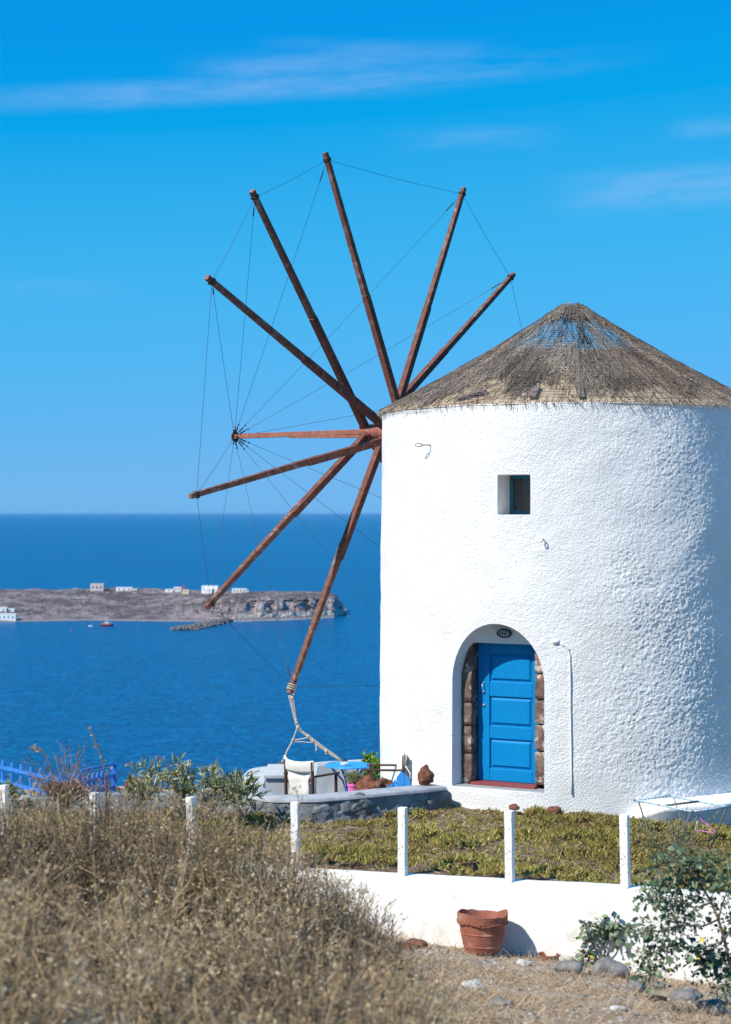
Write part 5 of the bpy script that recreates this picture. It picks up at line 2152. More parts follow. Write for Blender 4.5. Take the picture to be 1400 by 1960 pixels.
# ------------------------------------------------------------------ clothes rack
def build_rack():
    z = .42
    Lc, Tc, Rc, Bc = PZ(1216, 1532, z), PZ(1283, 1524, z), PZ(1395, 1545, z), PZ(1326, 1554, z)
    t = thing('drying_rack', ((Lc + Rc) / 2 * (1, 1, 0)), 'pale blue folding clothes drying rack beside the windmill plinth', 'drying rack')
    r = .012
    mb = MB()
    for p, q in ((Lc, Tc), (Tc, Rc), (Rc, Bc), (Bc, Lc)):
        mb.tube([p, (p + q) / 2, q], r, 8)
    fr = mb.build('frame', M_rack, t, smooth=True)
    mb = MB()
    mb.tube([(Lc + Bc) / 2, (Tc + Rc) / 2], r * 1.15, 8)
    mb.build('crossbar', mat('grey rack tube', (.12, .12, .125), None, rough=.6), t, smooth=True)
    for k in range(1, 10):
        f = k / 10
        p, q = Lc + (Tc - Lc) * f, Bc + (Rc - Bc) * f
        mb = MB()
        mb.tube(sagline(p, q, .008), .0028, 4)
        mb.build('line', M_whiteplastic, t)
    for p in (Lc, Tc, Rc, Bc):
        mb = MB()
        V, Fc = rock_vf(p, (.022, .022, .016), 1, .05, sub=2)
        mb.addnp(V, [Fc])
        mb.build('corner_joint', MATS['grey rack tube'], t)
    u = Bc - Lc
    v = Tc - Lc
    up = np.array((0, 0, 1.))
    for p, q in ((Lc + u * .06, Lc + u * .38 - up * .62), (Bc - u * .02, Bc - u * .32 - up * .62), (Tc + u * .06, Tc + u * .38 - up * .62), (Rc - u * .02, Rc - u * .34 - up * .62)):
        mb = MB()
        mb.tube([p, q], .0105, 8)
        mb.build('leg', MATS['grey rack tube'], t, smooth=True)
    # hanger
    h0 = Bc + (Rc - Bc) * .17 + up * .012
    t = thing('clothes_hanger', h0, 'pink plastic clothes hanger dangling from the drying rack', 'hanger')
    d = unit(np.array((.75, -.3, 0)))
    mb = MB()
    mb.tube([h0 + up * .0, h0 - up * .05, h0 - up * .09], .005, 6)
    mb.tube([h0 + d * .02 - up * .01, h0 + d * .012 + up * .012, h0 + up * .014, h0 - d * .008], .005, 6)
    mb.build('hook', M_pinkhanger, t)
    mb = MB()
    a = h0 - up * .09
    mb.tube([a, a + d * .19 - up * .15, a + d * .17 - up * .17, a - d * .02 - up * .16], .0055, 6)
    mb.build('bar', M_pinkhanger, t)
    mb = MB()
    mb.tube([a, a - d * .04 - up * .15], .007, 6)
    mb.build('shoulder', M_whiteplastic, t)


build_rack()

# ------------------------------------------------------------------ ice plant bed
def build_bed():
    # scatter in the strip between the boundary wall and the tower / terrace
    N = 26000
    s = RNG.uniform(-6.5, 7.2, N)
    w = RNG.uniform(-.02, 6.0, N)
    x = WI0[0] + WD[0] * s - WN[0] * (w + .22)
    y = WI0[1] + WD[1] * s - WN[1] * (w + .22)
    rt = np.hypot(x - TX, y - TY)
    ang = np.arctan2(x - TX, TY - y)
    lim = RT + .05 + .45 * sstep(R_(2), R_(14), ang)
    fl = np.interp(x, [(470 - CX) / F * 24, (530 - CX) / F * 23.05, (600 - CX) / F * 23, (680 - CX) / F * 23.2, (740 - CX) / F * 23.45, (838 - CX) / F * 23.98], [23.4, 22.8, 22.75, 22.95, 23.2, 23.7])
    ok = (rt > lim) & ((y < fl) | (x > (836 - CX) / F * 24)) & (y < 25.2)
    ok &= (x > -5.2) & (y < np.where(x < (470 - CX) / F * 24, 23.6, 99))
    dens = fbm(x * 1.7, y * 1.7, 51, 4)
    # bare litter patches near the wall
    bare = sstep(.50, .42, dens) * .72 + .55 * sstep(.55, .05, w) * sstep(.62, .45, fbm(x * 2.2, y * 2.2, 71, 3))
    ok &= RNG.uniform(0, 1, N) > bare
    x, y, w, dens = x[ok], y[ok], w[ok], dens[ok]
    z = ground_z(x, y)
    n = len(x)
    per = 7
    X = np.repeat(x, per) + RNG.normal(0, .022, n * per)
    Y = np.repeat(y, per) + RNG.normal(0, .022, n * per)
    Z = np.repeat(z + .015 + .10 * sstep(.42, .72, dens), per) - .01
    lean = RNG.normal(0, .72, (n * per, 2))
    d = unit(np.stack([lean[:, 0], lean[:, 1], np.ones(n * per)], -1))
    L = RNG.uniform(.035, .085, n * per)
    P0 = np.stack([X, Y, Z], -1)
    P1 = P0 + d * L[:, None]
    V, Fq = prisms(P0, P1, RNG.uniform(.0085, .0135, n * per), .0025, 3)
    big = fbm(x * 1.1, y * 1.1, 81, 3)
    tint = np.clip(np.repeat(RNG.normal(.52, .14, n) + (big - .5) * .6, per) + RNG.normal(0, .2, n * per), 0, 1)
    dead = RNG.uniform(0, 1, n * per) < .15
    tint[dead] = RNG.uniform(0, .14, dead.sum())
    o = np_mesh('ice_plants', V, [Fq], M_ice, tint=np.repeat(tint, 6))
    tag(o, 'yellow green ice plants carpeting the bed between wall and windmill', 'ground cover', kind='stuff')
    # dry runners and litter between them
    N = 16000
    s = RNG.uniform(-6.5, 7.2, N)
    w = RNG.uniform(.0, 5.5, N)
    x = WI0[0] + WD[0] * s - WN[0] * (w + .2)
    y = WI0[1] + WD[1] * s - WN[1] * (w + .2)
    ok = (np.hypot(x - TX, y - TY) > RT + .1) & (y < 23.3 + .3 * (x > .8))
    x, y = x[ok], y[ok]
    n = len(x)
    a = RNG.uniform(0, 2 * math.pi, n)
    L = RNG.uniform(.03, .16, n)
    z = ground_z(x, y) + RNG.uniform(.0, .05, n)
    P0 = np.stack([x, y, z], -1)
    P1 = P0 + np.stack([np.cos(a) * L, np.sin(a) * L, RNG.normal(0, .02, n)], -1)
    V, Fq = prisms(P0, P1, RNG.uniform(.002, .006, n), .002, 3)
    o = np_mesh('dry_runners', V, [Fq], M_litter, tint=np.repeat(RNG.uniform(0, 1, n) ** 1.2, 6))
    tag(o, 'dry grey runners and litter between the ice plants', 'litter', kind='stuff')
    # soil sheet
    sx, wy = np.meshgrid(np.linspace(-6.8, 7.4, 160), np.linspace(.18, 6.2, 70))
    gx = WI0[0] + WD[0] * sx - WN[0] * wy
    gy = WI0[1] + WD[1] * sx - WN[1] * wy
    gz = ground_z(gx, gy) + .012 + .015 * fbm(gx * 8, gy * 8, 2, 2)
    o = grid_mesh('bed_soil', gx, gy, gz, M_soilbed, smooth=True)
    tag(o, kind='structure')


build_bed()

for k, (px, py, Y, s, lab) in enumerate(((984, 1541, 23.25, .085, 'dull red stone half hidden by ice plants under the door'), (1060, 1548, 23.2, .12, 'larger red brown stone at the tower foot right of the door'),
                                         (1088, 1552, 23.15, .06, 'small grey white stone right of the red stone by the tower'))):
    c = P(px, py, Y)
    rock_thing((c[0], Y, c[2] - .035), (s * .85, s * .7, s * .55), 31 + k, M_lava if k < 2 else M_palestone, lab, .3, .05)


# ------------------------------------------------------------------ ground in front of the wall: pot, rocks, litter
def ground_hit(px, py):
    for Y in np.arange(8, 22, .02):
        x = (px - CX) / F * Y
        w = -((x - WI0[0]) * WN[0] + (Y - WI0[1]) * WN[1])
        if w > -.16: return np.array((x, Y, float(ground_z(x, Y))))
        z = CZ - (py - CY) / F * Y
        x = (px - CX) / F * Y
        if z <= float(ground_z(x, Y)): return np.array((x, Y, float(ground_z(x, Y))))
    return P(px, py, 19)


pc = np.array(((924 - CX) / F * 18.72, 18.72, 0.))
pc[2] = CZ - (1829 - CY) / F * 18.5
t = thing('terracotta_pot', pc, 'big broken terracotta pot with jagged rim standing against the white wall', 'pot')


def jag(i, th):
    if i < 7: return 0
    j = .012 * math.sin(2 * th + .5) + .014 * mnoise.noise(Vector((math.cos(th) * 2.2, math.sin(th) * 2.2, 3))) * 2
    j += -.05 * max(0, math.cos(th - 1.2)) ** 4
    return j


mb = MB()
prof = [(.185, 0), (.205, .06), (.212, .065), (.208, .075), (.232, .19), (.240, .20), (.234, .21), (.247, .30), (.262, .315), (.268, .395), (.25, .40), (.235, .30), (.19, .05)]
mb.lathe(pc, prof[:9] + [(.268, .36)], 48, caps=False)
mb2 = MB()
mb.lathe(pc, [(.247, .30)] * 7 + [(.262, .318), (.270, .400), (.254, .402), (.236, .30), (.19, .05)], 48, caps=False, jag=lambda i, th: 0 if i < 8 or i > 9 else jag(9, th))
body = mb.build('pot_body', M_terra, t, smooth=False)
mb = MB()
for k in range(64):
    th = 2 * math.pi * (k + .6 * random.random()) / 64
    V, Fc = rock_vf(pc + np.array((.262 * math.cos(th), .262 * math.sin(th), .305 + .010 * math.sin(th * 5) + .006 * random.random())), (.015, .016, .008), k, .3, sub=1)
    mb.addnp(V, [Fc])
mb.build('moulded_band', M_terra, t, smooth=True)
mb = MB()
mb.lathe(pc + (0, 0, .12), [(.215, 0), (.14, .03), (.03, .05)], 24)
mb.build('dry_earth', M_soilbed, t)

c = ground_hit(1050, 1829)
t = thing('terracotta_saucer', c, 'shallow terracotta saucer lying on the ground right of the big pot', 'saucer')
mb = MB()
mb.lathe(c + (0, 0, .0), [(.085, 0), (.112, .075), (.104, .075), (.085, .03), (.02, .025)], 26)
mb.build('dish', M_terra, t, smooth=False)

rocks = [(1160, 1868, .20, .11, M_stone, 'large flat grey boulder under the small leafy plant'),
         (1088, 1862, .15, .09, M_stone, 'grey stone left of the flat grey boulder'),
         (1086, 1836, .09, .06, M_palestone, 'pale stone beside the terracotta saucer'),
         (1217, 1899, .10, .07, M_stone, 'round grey stone right below the flat boulder'),
         (1262, 1893, .06, .045, M_stone, 'small grey stone left of the leaning flat stones'),
         (1312, 1916, .16, .07, M_stone, 'long grey stone below the green shrub'),
         (1362, 1940, .14, .08, M_stone, 'dark grey stone near the lower right corner'),
         (1390, 1922, .12, .07, M_stone, 'grey stone at the right edge under the green shrub'),
         (1003, 1847, .08, .035, M_palestone, 'flat pale stone in front of the big pot shadow'),
         (798, 1815, .10, .065, M_lava, 'red lava stone at the wall foot right of the scrub'),
         (775, 1818, .07, .05, M_lava, 'smaller red lava stone beside the scrub edge'),
         (1185, 1935, .07, .03, M_palestone, 'pale flat stone low in the bare ground'),
         (905, 1893, .10, .05, M_palestone, 'half buried pale stone below the big pot'),
         (960, 1925, .09, .04, M_stone, 'half buried grey stone in the bottom dry grass')]
for k, (px, py, s, hh, m, lab) in enumerate(rocks):
    c = ground_hit(px, py)
    rock_thing((c[0], c[1], c[2] + hh * .45), (s, s * .8, hh), 50 + k * 1.7, m, lab, .42, .03)

c = ground_hit(1257, 1919)
o = MB()
o.tube([c + (-.09, 0, .03), c + (0, .01, .035), c + (.09, 0, .025)], [.022, .026, .018], 7)
o = o.build('dark_stick', mat('charred wood', (.03, .025, .022), None, rough=.9), loc=c)
tag(o, 'short dark stick on the bare ground among the grey stones', 'stick')


def build_litter():
    N = 95000
    Y = RNG.uniform(8.5, 20, N)
    X = (RNG.uniform(-250, 1480, N) - CX) / F * Y
    w = -((X - WI0[0]) * WN[0] + (Y - WI0[1]) * WN[1])
    dn = fbm(X * 1.6, Y * 1.6, 5, 4)
    ok = (w < -.10) & (RNG.uniform(0, 1, N) < .18 + 1.1 * sstep(.42, .62, dn))
    X, Y = X[ok], Y[ok]
    n = len(X)
    Z = ground_z(X, Y)
    a = RNG.uniform(0, 2 * math.pi, n)
    L = RNG.uniform(.02, .15, n)
    up = np.abs(RNG.normal(0, .55, n)) * (RNG.uniform(0, 1, n) < .5)
    P0 = np.stack([X, Y, Z], -1)
    P1 = P0 + np.stack([np.cos(a) * L, np.sin(a) * L, .01 + up * L], -1)
    V, Fq = prisms(P0, P1, RNG.uniform(.0018, .0045, n), .001, 3)
    o = np_mesh('dry_grass', V, [Fq], M_litter, tint=np.repeat(np.clip(RNG.normal(.62, .25, n), 0, 1), 6))
    tag(o, 'dry straw and dead grass littering the bare foreground soil', 'dry grass', kind='stuff')
    N = 2600
    Y = RNG.uniform(8.5, 19.8, N)
    X = (RNG.uniform(640, 1480, N) - CX) / F * Y
    w = -((X - WI0[0]) * WN[0] + (Y - WI0[1]) * WN[1])
    ok = w < -.12
    X, Y = X[ok], Y[ok]
    Z = ground_z(X, Y)
    V1, F1 = rock_vf((0, 0, 0), (1, 1, .7), 3.3, .4, sub=1)
    n = len(X)
    sc = RNG.uniform(.008, .034, n) ** 1.0
    rot = RNG.uniform(0, 6.28, n)
    c_, s_ = np.cos(rot)[:, None], np.sin(rot)[:, None]
    vx = V1[None, :, 0] * c_ - V1[None, :, 1] * s_
    vy = V1[None, :, 0] * s_ + V1[None, :, 1] * c_
    VV = np.stack([X[:, None] + vx * sc[:, None], Y[:, None] + vy * sc[:, None], Z[:, None] + V1[None, :, 2] * sc[:, None]], -1).reshape(-1, 3)
    FF = (F1[None] + (np.arange(n) * len(V1))[:, None, None]).reshape(-1, 3)
    o = np_mesh('pebbles', VV, [FF], mat('pebble stone', (.3, .3, .3), None, rough=.95, attr=True, stops=[(0, (.12, .11, .105)), (.6, (.27, .24, .22)), (1, (.42, .39, .35))]), tint=np.repeat(RNG.uniform(0, 1, n), len(V1)))
    tag(o, 'grey and pale pebbles scattered on the foreground soil', 'pebbles', kind='stuff')


build_litter()


# ------------------------------------------------------------------ leafy shrubs on the right, each large leaf a part
def leaf_mesh(name, L, W, curl, m, tint):
    """a broad oval leaf with a fold along its midrib and a drooping tip; lies along +X"""
    prof = [(0, .03), (.14, .55), (.35, .95), (.58, 1.0), (.8, .68), (1.0, .04)]
    V, q = [], []
    for x, w in prof:
        zz = -curl * x * x * L
        V += [(x * L, -w * W / 2, zz + .10 * w * W), (x * L, 0, zz), (x * L, w * W / 2, zz + .10 * w * W)]
    for i in range(len(prof) - 1):
        for j in range(2):
            q.append((i * 3 + j, i * 3 + j + 1, (i + 1) * 3 + j + 1, (i + 1) * 3 + j))
    me = bpy.data.meshes.new(name)
    me.from_pydata(V, [], q)
    for p in me.polygons: p.use_smooth = True
    a = me.attributes.new('tint', 'FLOAT', 'POINT')
    a.data.foreach_set('value', np.full(len(V), tint, np.float32))
    me.materials.append(m)
    return me


LEAVES = [leaf_mesh('leaf', 1, .60 + .07 * (k % 3), .18 + .16 * (k % 4), M_leaf, tt) for k, tt in enumerate((.05, .22, .38, .5, .62, .75, .3, .45))]
LEAF_Y = leaf_mesh('leaf', 1, .62, .25, M_leaf, 1.0)
LEAF_G = leaf_mesh('leaf', 1, .62, .2, M_leaf, .86)


def big_leaf_shrub(name, label, base, branches, Y, nleaf, Lr, group=None, yellow=.05, cat='shrub', spread=.035):
    base = np.asarray(base, float)
    t = thing(name, base, label, cat, group)
    segs = []
    for k, (pts, r0) in enumerate(branches):
        W = []
        for j, (px, py, dy) in enumerate(pts):
            W.append(P(px, py, Y + dy))
        W = np.array(W)
        # smooth polyline
        s = np.linspace(0, len(W) - 1, (len(W) - 1) * 4 + 1)
        C = np.stack([np.interp(s, np.arange(len(W)), W[:, i]) for i in range(3)], -1)
        for _ in range(2): C[1:-1] = (C[:-2] + 2 * C[1:-1] + C[2:]) / 4
        mb = MB()
        mb.tube(C, np.linspace(r0, r0 * .4, len(C)), 6)
        mb.build('branch', M_bark, t, smooth=True)
        segs.append(C)
    tw0, tw1 = [], []
    wts = np.array([len(s) for s in segs], float)
    wts[0] *= .35
    wts /= wts.sum()
    for i in range(nleaf):
        k = RNG.choice(len(segs), p=wts)
        C = segs[k]
        f = RNG.uniform(.25, 1.0) if k else RNG.uniform(.6, 1)
        j = min(int(f * (len(C) - 1)), len(C) - 2)
        p = C[j] + (C[j + 1] - C[j]) * RNG.uniform()
        off = RNG.normal(size=3) * spread * np.array((1.3, 1.2, 1.1))
        a = p + off
        tw0.append(p)
        tw1.append(a)
        o = bpy.data.objects.new('leaf', LEAF_Y if RNG.uniform() < yellow else (LEAF_G if RNG.uniform() < .06 else LEAVES[RNG.integers(len(LEAVES))]))
        COL.objects.link(o)
        o.parent = t
        d = unit(off + RNG.normal(size=3) * spread * .7 + np.array((0, 0, -.01)))
        nrm = unit(np.array((-.25, -.35, .9)) + RNG.normal(size=3) * .45)
        y = unit(np.cross(nrm, d))
        z = np.cross(d, y)
        L = RNG.uniform(*Lr)
        Mx = Matrix(((d[0] * L, y[0] * L, z[0] * L, a[0] - base[0]), (d[1] * L, y[1] * L, z[1] * L, a[1] - base[1]), (d[2] * L, y[2] * L, z[2] * L, a[2] - base[2]), (0, 0, 0, 1)))
        o.matrix_local = Mx
    V, Fq = prisms(tw0, tw1, .003, .002, 3)
    tag(np_mesh('twigs', V, [Fq], M_bark, t), kind='stuff')
    return t, segs


YS = 14.6
base = P(1412, 1905, YS)
base[2] = float(ground_z(base[0], base[1]))
trunk = [(1412, 1895, 0), (1398, 1850, 0), (1388, 1800, 0), (1376, 1760, 0), (1362, 1728, .02), (1350, 1705, .05), (1338, 1690, .05), (1318, 1672, .05)]
brs = [(trunk, .017),
       ([(1376, 1760, 0), (1384, 1728, -.1), (1396, 1700, -.15), (1405, 1670, -.2)], .010),
       ([(1362, 1728, 0), (1330, 1740, -.1), (1295, 1722, -.2), (1262, 1716, -.25), (1236, 1722, -.3)], .009),
       ([(1350, 1705, 0), (1310, 1690, .1), (1270, 1700, .15), (1240, 1710, .2)], .008),
       ([(1338, 1690, 0), (1325, 1660, .05), (1300, 1652, 0), (1270, 1648, -.1), (1255, 1662, -.1)], .008),
       ([(1338, 1690, 0), (1340, 1660, .1), (1328, 1640, .1)], .007),
       ([(1350, 1705, 0), (1375, 1680, .2), (1392, 1665, .2), (1410, 1650, .2)], .008),
       ([(1376, 1760, 0), (1345, 1775, -.1), (1310, 1770, -.15), (1275, 1785, -.2), (1240, 1780, -.2), (1222, 1788, -.2)], .009),
       ([(1388, 1800, 0), (1350, 1815, -.1), (1310, 1812, -.15), (1278, 1812, -.15), (1240, 1828, -.2), (1228, 1836, -.2)], .007),
       ([(1388, 1800, 0), (1356, 1825, .05), (1345, 1845, 0), (1350, 1850, 0)], .006),
       ([(1398, 1850, 0), (1378, 1840, .1), (1370, 1835, .1)], .006),
       ([(1388, 1800, 0), (1405, 1770, .1), (1420, 1740, .1)], .008),
       ([(1362, 1728, 0), (1330, 1710, .1), (1300, 1740, .1), (1285, 1760, .05)], .007),
       ([(1240, 1828, -.2), (1255, 1850, -.2), (1252, 1865, -.25)], .005),
       ([(1398, 1850, 0), (1392, 1880, -.1), (1385, 1905, -.15)], .006)]
big_leaf_shrub('leafy_shrub', 'large dark green broad leaved shrub at the right edge before the white wall', base, brs, YS, 300, (.045, .085), yellow=.025, spread=.055)
# a few more small leaves fill the crown between the big ones
shrub_root = bpy.data.objects['leafy_shrub']


def fill_leaves(root, brs, Y, count, L, spread):
    segs = []
    for pts, r in brs[1:]:
        W = np.array([P(px, py, Y + dy) for px, py, dy in pts])
        s = RNG.uniform(.25, 1, count // len(brs)) * (len(W) - 1)
        segs.append(np.stack([np.interp(s, np.arange(len(W)), W[:, i]) for i in range(3)], -1))
    C = np.concatenate(segs)
    n = len(C)
    C = C + RNG.normal(size=(n, 3)) * spread
    d = unit(RNG.normal(size=(n, 3)))
    nr = unit(RNG.normal(size=(n, 3)) * .5 + np.array((-.2, -.3, .9)))
    Ls = RNG.uniform(.5, 1.1, n) * L
    V, Ft = leafquads(C, d, nr, Ls, Ls * .62)
    o = np_mesh('small_leaves', V, [Ft], M_leaf, root, tint=np.repeat(np.clip(RNG.normal(.45, .2, n), 0, .9), 4))
    tag(o, kind='stuff')


fill_leaves(shrub_root, brs, YS, 2000, .058, .066)

YP = 17.3
base = ground_hit(1152, 1846)
YP = base[1]
brs2 = [([(1155, 1842, 0), (1160, 1815, 0), (1150, 1795, 0), (1163, 1780, 0), (1170, 1768, 0)], .012),
        ([(1152, 1842, 0), (1140, 1815, 0), (1128, 1795, 0), (1122, 1775, 0), (1126, 1764, 0)], .009),
        ([(1158, 1835, 0), (1172, 1812, -.05), (1182, 1785, -.05), (1200, 1772, -.05), (1212, 1772, 0)], .008),
        ([(1150, 1795, 0), (1150, 1775, 0), (1152, 1762, 0)], .006),
        ([(1182, 1785, 0), (1176, 1770, 0), (1185, 1768, 0)], .005),
        ([(1140, 1815, 0), (1120, 1825, -.1), (1108, 1830, -.1)], .006),
        ([(1140, 1822, 0), (1132, 1836, -.1), (1122, 1840, -.1)], .006)]
big_leaf_shrub('leafy_plant', 'small grey green leafy plant growing behind the flat grey boulder', base, brs2, YP, 230, (.045, .08), yellow=.04, cat='plant', spread=.035)


# woody twigs before the rack
def twig_fan(name, base, label, cat, tips, Y, m, r=.008, side=3, seed=3, leaves=0, leaf_m=None, lt=.5, Lr=(.03, .05)):
    base = np.asarray(base, float)
    t = thing(name, base, label, cat)
    rg = np.random.default_rng(seed)
    C, Dv = [], []
    for (px, py) in tips:
        e = P(px, py, Y + rg.uniform(-.25, .25))
        b = base + np.array((rg.normal(0, .03), rg.normal(0, .03), 0))
        mid = (b + e) / 2 + rg.normal(size=3) * .05 * np.array((1, 1, .4))
        mb = MB()
        mb.tube([b, b * .55 + mid * .45 + rg.normal(size=3) * .015, mid, mid * .5 + e * .5 + rg.normal(size=3) * .02, e], [r, r * .85, r * .7, r * .5, r * .25], 5)
        o = mb.build('stem', m, t)
        p0, p1 = [], []
        for k in range(side):
            f = rg.uniform(.3, .95)
            p = mid + (e - mid) * (f * 2 - 1) if f > .5 else b + (mid - b) * f * 2
            d = unit(unit(e - b) + rg.normal(size=3) * .55)
            p0.append(p)
            p1.append(p + d * rg.uniform(.06, .22))
            C.append(p1[-1])
            Dv.append(d)
        C.append(e)
        Dv.append(unit(e - mid))
        V, Fq = prisms(p0, p1, r * .4, r * .15, 4)
        tag(np_mesh('twig', V, [Fq], m, o), kind='stuff')
    if leaves:
        C, Dv = np.array(C), np.array(Dv)
        k = rg.integers(0, len(C), leaves)
        f = rg.uniform(0, 1, leaves)[:, None]
        cc = C[k] - Dv[k] * f * .14
        d = unit(Dv[k] * 1.1 + rg.normal(size=(leaves, 3)) * .55)
        nr = unit(rg.normal(size=(leaves, 3)))
        Ls = rg.uniform(*Lr, leaves)
        V, Ft = leafquads(cc, d, nr, Ls, Ls * .2)
        o = np_mesh('foliage', V, [Ft], leaf_m, t, tint=np.repeat(np.clip(rg.normal(lt, .22, leaves), 0, 1), 4))
        tag(o, kind='stuff')
    return t


b = P(1285, 1648, 20.4)
b[2] = float(ground_z(b[0], 20.4))
twig_fan('woody_shrub', b, 'woody half dead shrub with upright grey stems before the drying rack', 'shrub',
         [(1212, 1562), (1205, 1580), (1228, 1566), (1240, 1572), (1262, 1562), (1272, 1550), (1290, 1560), (1300, 1568), (1318, 1542), (1332, 1565), (1340, 1575), (1370, 1560), (1352, 1580), (1250, 1585), (1310, 1575), (1280, 1572), (1232, 1590), (1365, 1595)],
         20.4, M_bark, .0075, 6, 5, 420, M_olea, .35, (.03, .06))

# bare reddish shrub over the blue fence
b = P(125, 1548, 23.2)
twig_fan('bare_shrub', b, 'bare reddish twig shrub in front of the blue picket fence', 'shrub',
         [(42, 1466), (60, 1456), (72, 1470), (80, 1464), (105, 1442), (118, 1452), (123, 1428), (133, 1434), (146, 1438), (164, 1428), (162, 1460), (150, 1462), (174, 1460), (178, 1470), (185, 1478), (95, 1475), (55, 1480), (112, 1470), (140, 1470), (196, 1488), (75, 1490), (206, 1494)],
         23.2, M_twig, .009, 9, 6, 900, mat('dry red leaf', (.2, .1, .05), None, attr=True, stops=[(0, (.10, .05, .035)), (.6, (.22, .13, .085)), (1, (.36, .24, .15))]), .4, (.018, .035))

leafy('dry_bush', P(128, 1545, 22.9), 'low reddish brown dry bush between the twig shrub and the second post', 'bush', (.42, .3, .17), 2600, .035, .012, MATS['dry red leaf'], .5, 30, stem_m=M_twig, up=.7)
# oleanders
ol = [((270, 1545), 22.8, [(262, 1470), (275, 1455), (290, 1475), (300, 1468), (315, 1490), (252, 1492), (285, 1500), (305, 1505), (262, 1500)], 'oleander growing beside the dark red rock'),
      ((345, 1555), 22.6, [(318, 1480), (332, 1453), (342, 1460), (352, 1470), (362, 1478), (372, 1490), (326, 1495), (350, 1498), (336, 1486), (366, 1505)], 'tallest oleander rising above the third fence post'),
      ((410, 1560), 22.5, [(388, 1478), (398, 1472), (408, 1486), (418, 1480), (428, 1478), (436, 1492), (400, 1498), (420, 1502), (392, 1505)], 'oleander between the tall oleander and the grey terrace'),
      ((462, 1562), 22.4, [(442, 1492), (452, 1484), (462, 1480), (474, 1494), (484, 1490), (490, 1502), (448, 1506), (470, 1510), (436, 1502)], 'oleander with pale flowers in front of the grey parapet end')]
for k, ((bx, by), Y, tips, lab) in enumerate(ol):
    b = P(bx, by, Y)
    b[2] = max(b[2], float(ground_z(b[0], Y)) - .02)
    t = twig_fan('oleander', b, lab, 'shrub', tips, Y, M_bark, .006, 5, 20 + k, 430, M_olea, .62, (.08, .15))
    t['group'] = 'oleanders along the garden wall'
    mb = MB()
    rg = np.random.default_rng(k)
    for j in range(4):
        px, py = tips[j * 2]
        c = P(px + rg.uniform(-4, 4), py + rg.uniform(6, 16), Y - .1)
        for q in range(5):
            aa = q * 1.257
            V, Ft = leafquads([c], [unit((math.cos(aa), -.3, math.sin(aa)))], [unit((0, -1, .3))], .022, .018)
            mb.addnp(V, [Ft])
    if k in (1, 3): mb.build('blossom', M_petal, t)
b = P(6, 1545, 23.4)
leafy('green_plant', (b[0], b[1], .02), 'green leafy plant behind the leftmost fence post', 'plant', (.26, .2, .20), 420, .085, .035, M_green, .25, 12, up=.7)


